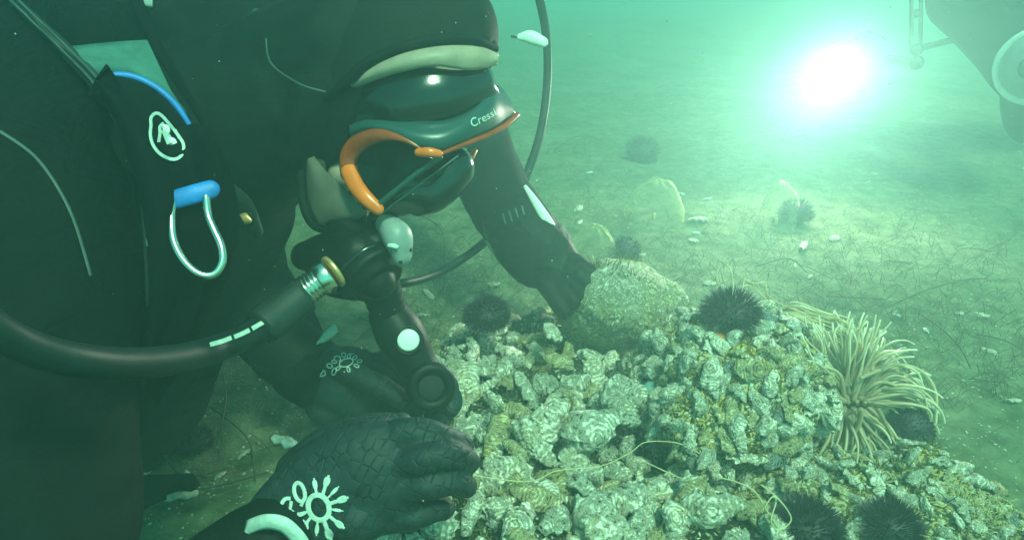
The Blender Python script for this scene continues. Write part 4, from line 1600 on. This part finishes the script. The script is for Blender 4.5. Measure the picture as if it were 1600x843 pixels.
displace(g3, ((.0025, 40), (.001, 110)))
g3.materials.append(M['suit_sheen'])
link('glove', g3, d2)
for k in range(4):
    print_strokes('cuff_ridge', M['seam'], S2B, [([(785 + k * 10, 333 - k * 4), (792 + k * 10, 352 - k * 4), (808 + k * 10, 368 - k * 4)], 3)], d2, .004)
mb = MB()
sweep(mb, PL([(821, 292, 1.085), (838, 318, 1.068), (855, 345, 1.062), (868, 361, 1.064)]), [.0035, .0068, .0080, .0045], 12, 5, flat=(CV(0, 0, 1), .5))
mb.obj('reflective_strip', M['white'], d2)
mb = MB()
sweep(mb, PL([(760, 378, 1.09), (772, 395, 1.085), (784, 412, 1.085)]), [.0022, .0026, .0018], 8, 4)
mb.obj('cuff_edge', M['seam'], d2)

h2 = thing('hose', P(822, 275, 1.2), 'thin dark hose with a white tag looping down behind the reaching arm', 'hose')
mb = MB()
sweep(mb, PL([(826, -60, 1.2), (843, 0, 1.22), (854, 60, 1.24), (855, 130, 1.25), (845, 205, 1.24), (822, 275, 1.23), (790, 340, 1.22), (755, 380, 1.2), (700, 418, 1.17), (650, 438, 1.1), (600, 445, 1.0)]),
      [.0082] * 7 + [.0075] * 4, 12, 7)
mb.obj('tube', M['hose'], h2)
mb = MB()
sweep(mb, PL([(812, 58, 1.21), (828, 58, 1.21), (848, 66, 1.21)]), [.006, .0125, .010], 12, 4, flat=(CV(0, 0, 1), .5))
mb.obj('tag', M['white'], h2)
mb = MB()
sweep(mb, PL([(800, 57, 1.21), (812, 59, 1.21), (830, 62, 1.21)]), [.0022, .0022, .0022], 6, 4)
mb.obj('tag_cord', M['strap'], h2)

# ------------------------------------------------------------------ third diver with camera, arms and lamp
d3 = thing('person', P(1650, 60, 2.0), 'distant diver at the right edge seen as a hazy dark shape holding a camera', 'person')
mb = MB()
sweep(mb, PL([(1530, -30, 2.05), (1620, 10, 2.1), (1740, 60, 2.2), (1880, 110, 2.35)]), [.13, .17, .17, .13], 20, 5)
ball(mb, P(1500, -70, 1.95), .11)
sweep(mb, PL([(1490, 0, 1.92), (1540, 50, 1.88), (1590, 120, 1.82), (1610, 150, 1.78)]), [.075, .07, .06, .045], 16, 5)
sweep(mb, PL([(1640, 60, 1.95), (1640, 150, 1.85), (1610, 190, 1.78)]), [.07, .06, .05], 16, 5)
sweep(mb, PL([(1870, 110, 2.35), (2000, 140, 2.6)]), [.11, .08], 16, 5)
sweep(mb, PL([(1590, 150, 1.80), (1588, 190, 1.78), (1598, 215, 1.77)]), [.040, .036, .020], 14, 4)
s3 = union(mb, 'suit', .010, 7)
displace(s3, ((.006, 12),))
s3.materials.append(M['suit'])
link('suit', s3, d3)

cmr = thing('underwater_camera', P(1600, 105, 1.7), 'underwater camera housing with a pale dome port at the right edge', 'camera')
mb = MB()
cdir = CV(-.75, -.25, .62).normalized()
cc = P(1622, 104, 1.68)
cyl(mb, cc - cdir * .10, cc - cdir * .01, .085, .085)
mb.obj('housing', M['rubber'], cmr)
mb = MB()
ringm(mb, cc, cdir, .088, .010, n=40, m=12)
mb.obj('port_ring', M['white'], cmr)
mb = MB()
qd = cdir.to_track_quat('Z', 'Y').to_matrix()
ball(mb, cc, .082, .082, .055, rot=qd, nu=32, nv=18)
mb.obj('dome_port', M['grey'], cmr)
mb = MB()
cyl(mb, cc + cdir * .050, cc + cdir * .059, .03, .026)
mb.obj('front_lens', M['rubber_gloss'], cmr)

lm = thing('video_light', P(1362, 80, 1.9), 'blazing video lamp pointing down over the sand, held on a jointed arm', 'lamp')
ldir = (P(1120, 560, 1.15) - P(1345, 88, 1.9)).normalized()
ldir = (ldir + CV(-.25, -.05, .35)).normalized()
lc = P(1318, 96, 1.88)
mb = MB()
cyl(mb, lc - ldir * .10, lc - ldir * .004, .036, .050)
mb.obj('lamp_body', M['rubber'], lm)
mb = MB()
cyl(mb, lc - ldir * .004, lc + ldir * .002, .044, .044)
mb.obj('lamp_face', M['lamp'], lm)
mb = MB()
ringm(mb, lc + ldir * .004, ldir, .048, .005)
mb.obj('lamp_rim', M['grey'], lm)
mb = MB()
ball(mb, P(1360, 44, 1.9), .014)
sweep(mb, PL([(1325, 60, 1.86), (1345, 47, 1.88), (1370, 50, 1.9), (1385, 62, 1.9)]), .0045, 8, 4)
mb.obj('lamp_handle', M['grey'], lm)
mb = MB()
for a, b, r in (((1385, 92, 1.92), (1432, 98, 1.92), .012), ((1424, -40, 1.9), (1424, 78, 1.92), .0055), ((1440, -40, 1.9), (1438, 78, 1.92), .0055), ((1438, 75, 1.92), (1500, 60, 1.93), .009)):
    cyl(mb, P(*a), P(*b), r)
mb.obj('jointed_arm', M['strap'], lm)
for x, y, r in ((1432, 78, .018), (1432, 98, .020), (1431, 22, .012)):
    mb = MB()
    ball(mb, P(x, y, 1.915), r)
    mb.obj('arm_joint', M['rubber_gloss'], lm)
for en, ang, bl, aim in ((42, 150, 1., (P(1320, 450, 1.15) - lc).normalized()), (34, 44, 1., (P(1205, 190, 1.55) - lc).normalized())):      # wide flood and the hot core of the beam
    sp = bpy.data.lights.new('lamp_beam', 'SPOT')
    sp.energy = en
    sp.spot_size = R(ang)
    sp.spot_blend = bl
    sp.shadow_soft_size = .05
    sp.color = (.92, 1, .78)
    spo = bpy.data.objects.new('lamp_beam', sp)
    C.objects.link(spo)
    spo.location = lc + ldir * .014
    spo.rotation_euler = aim.to_track_quat('-Z', 'Y').to_euler()
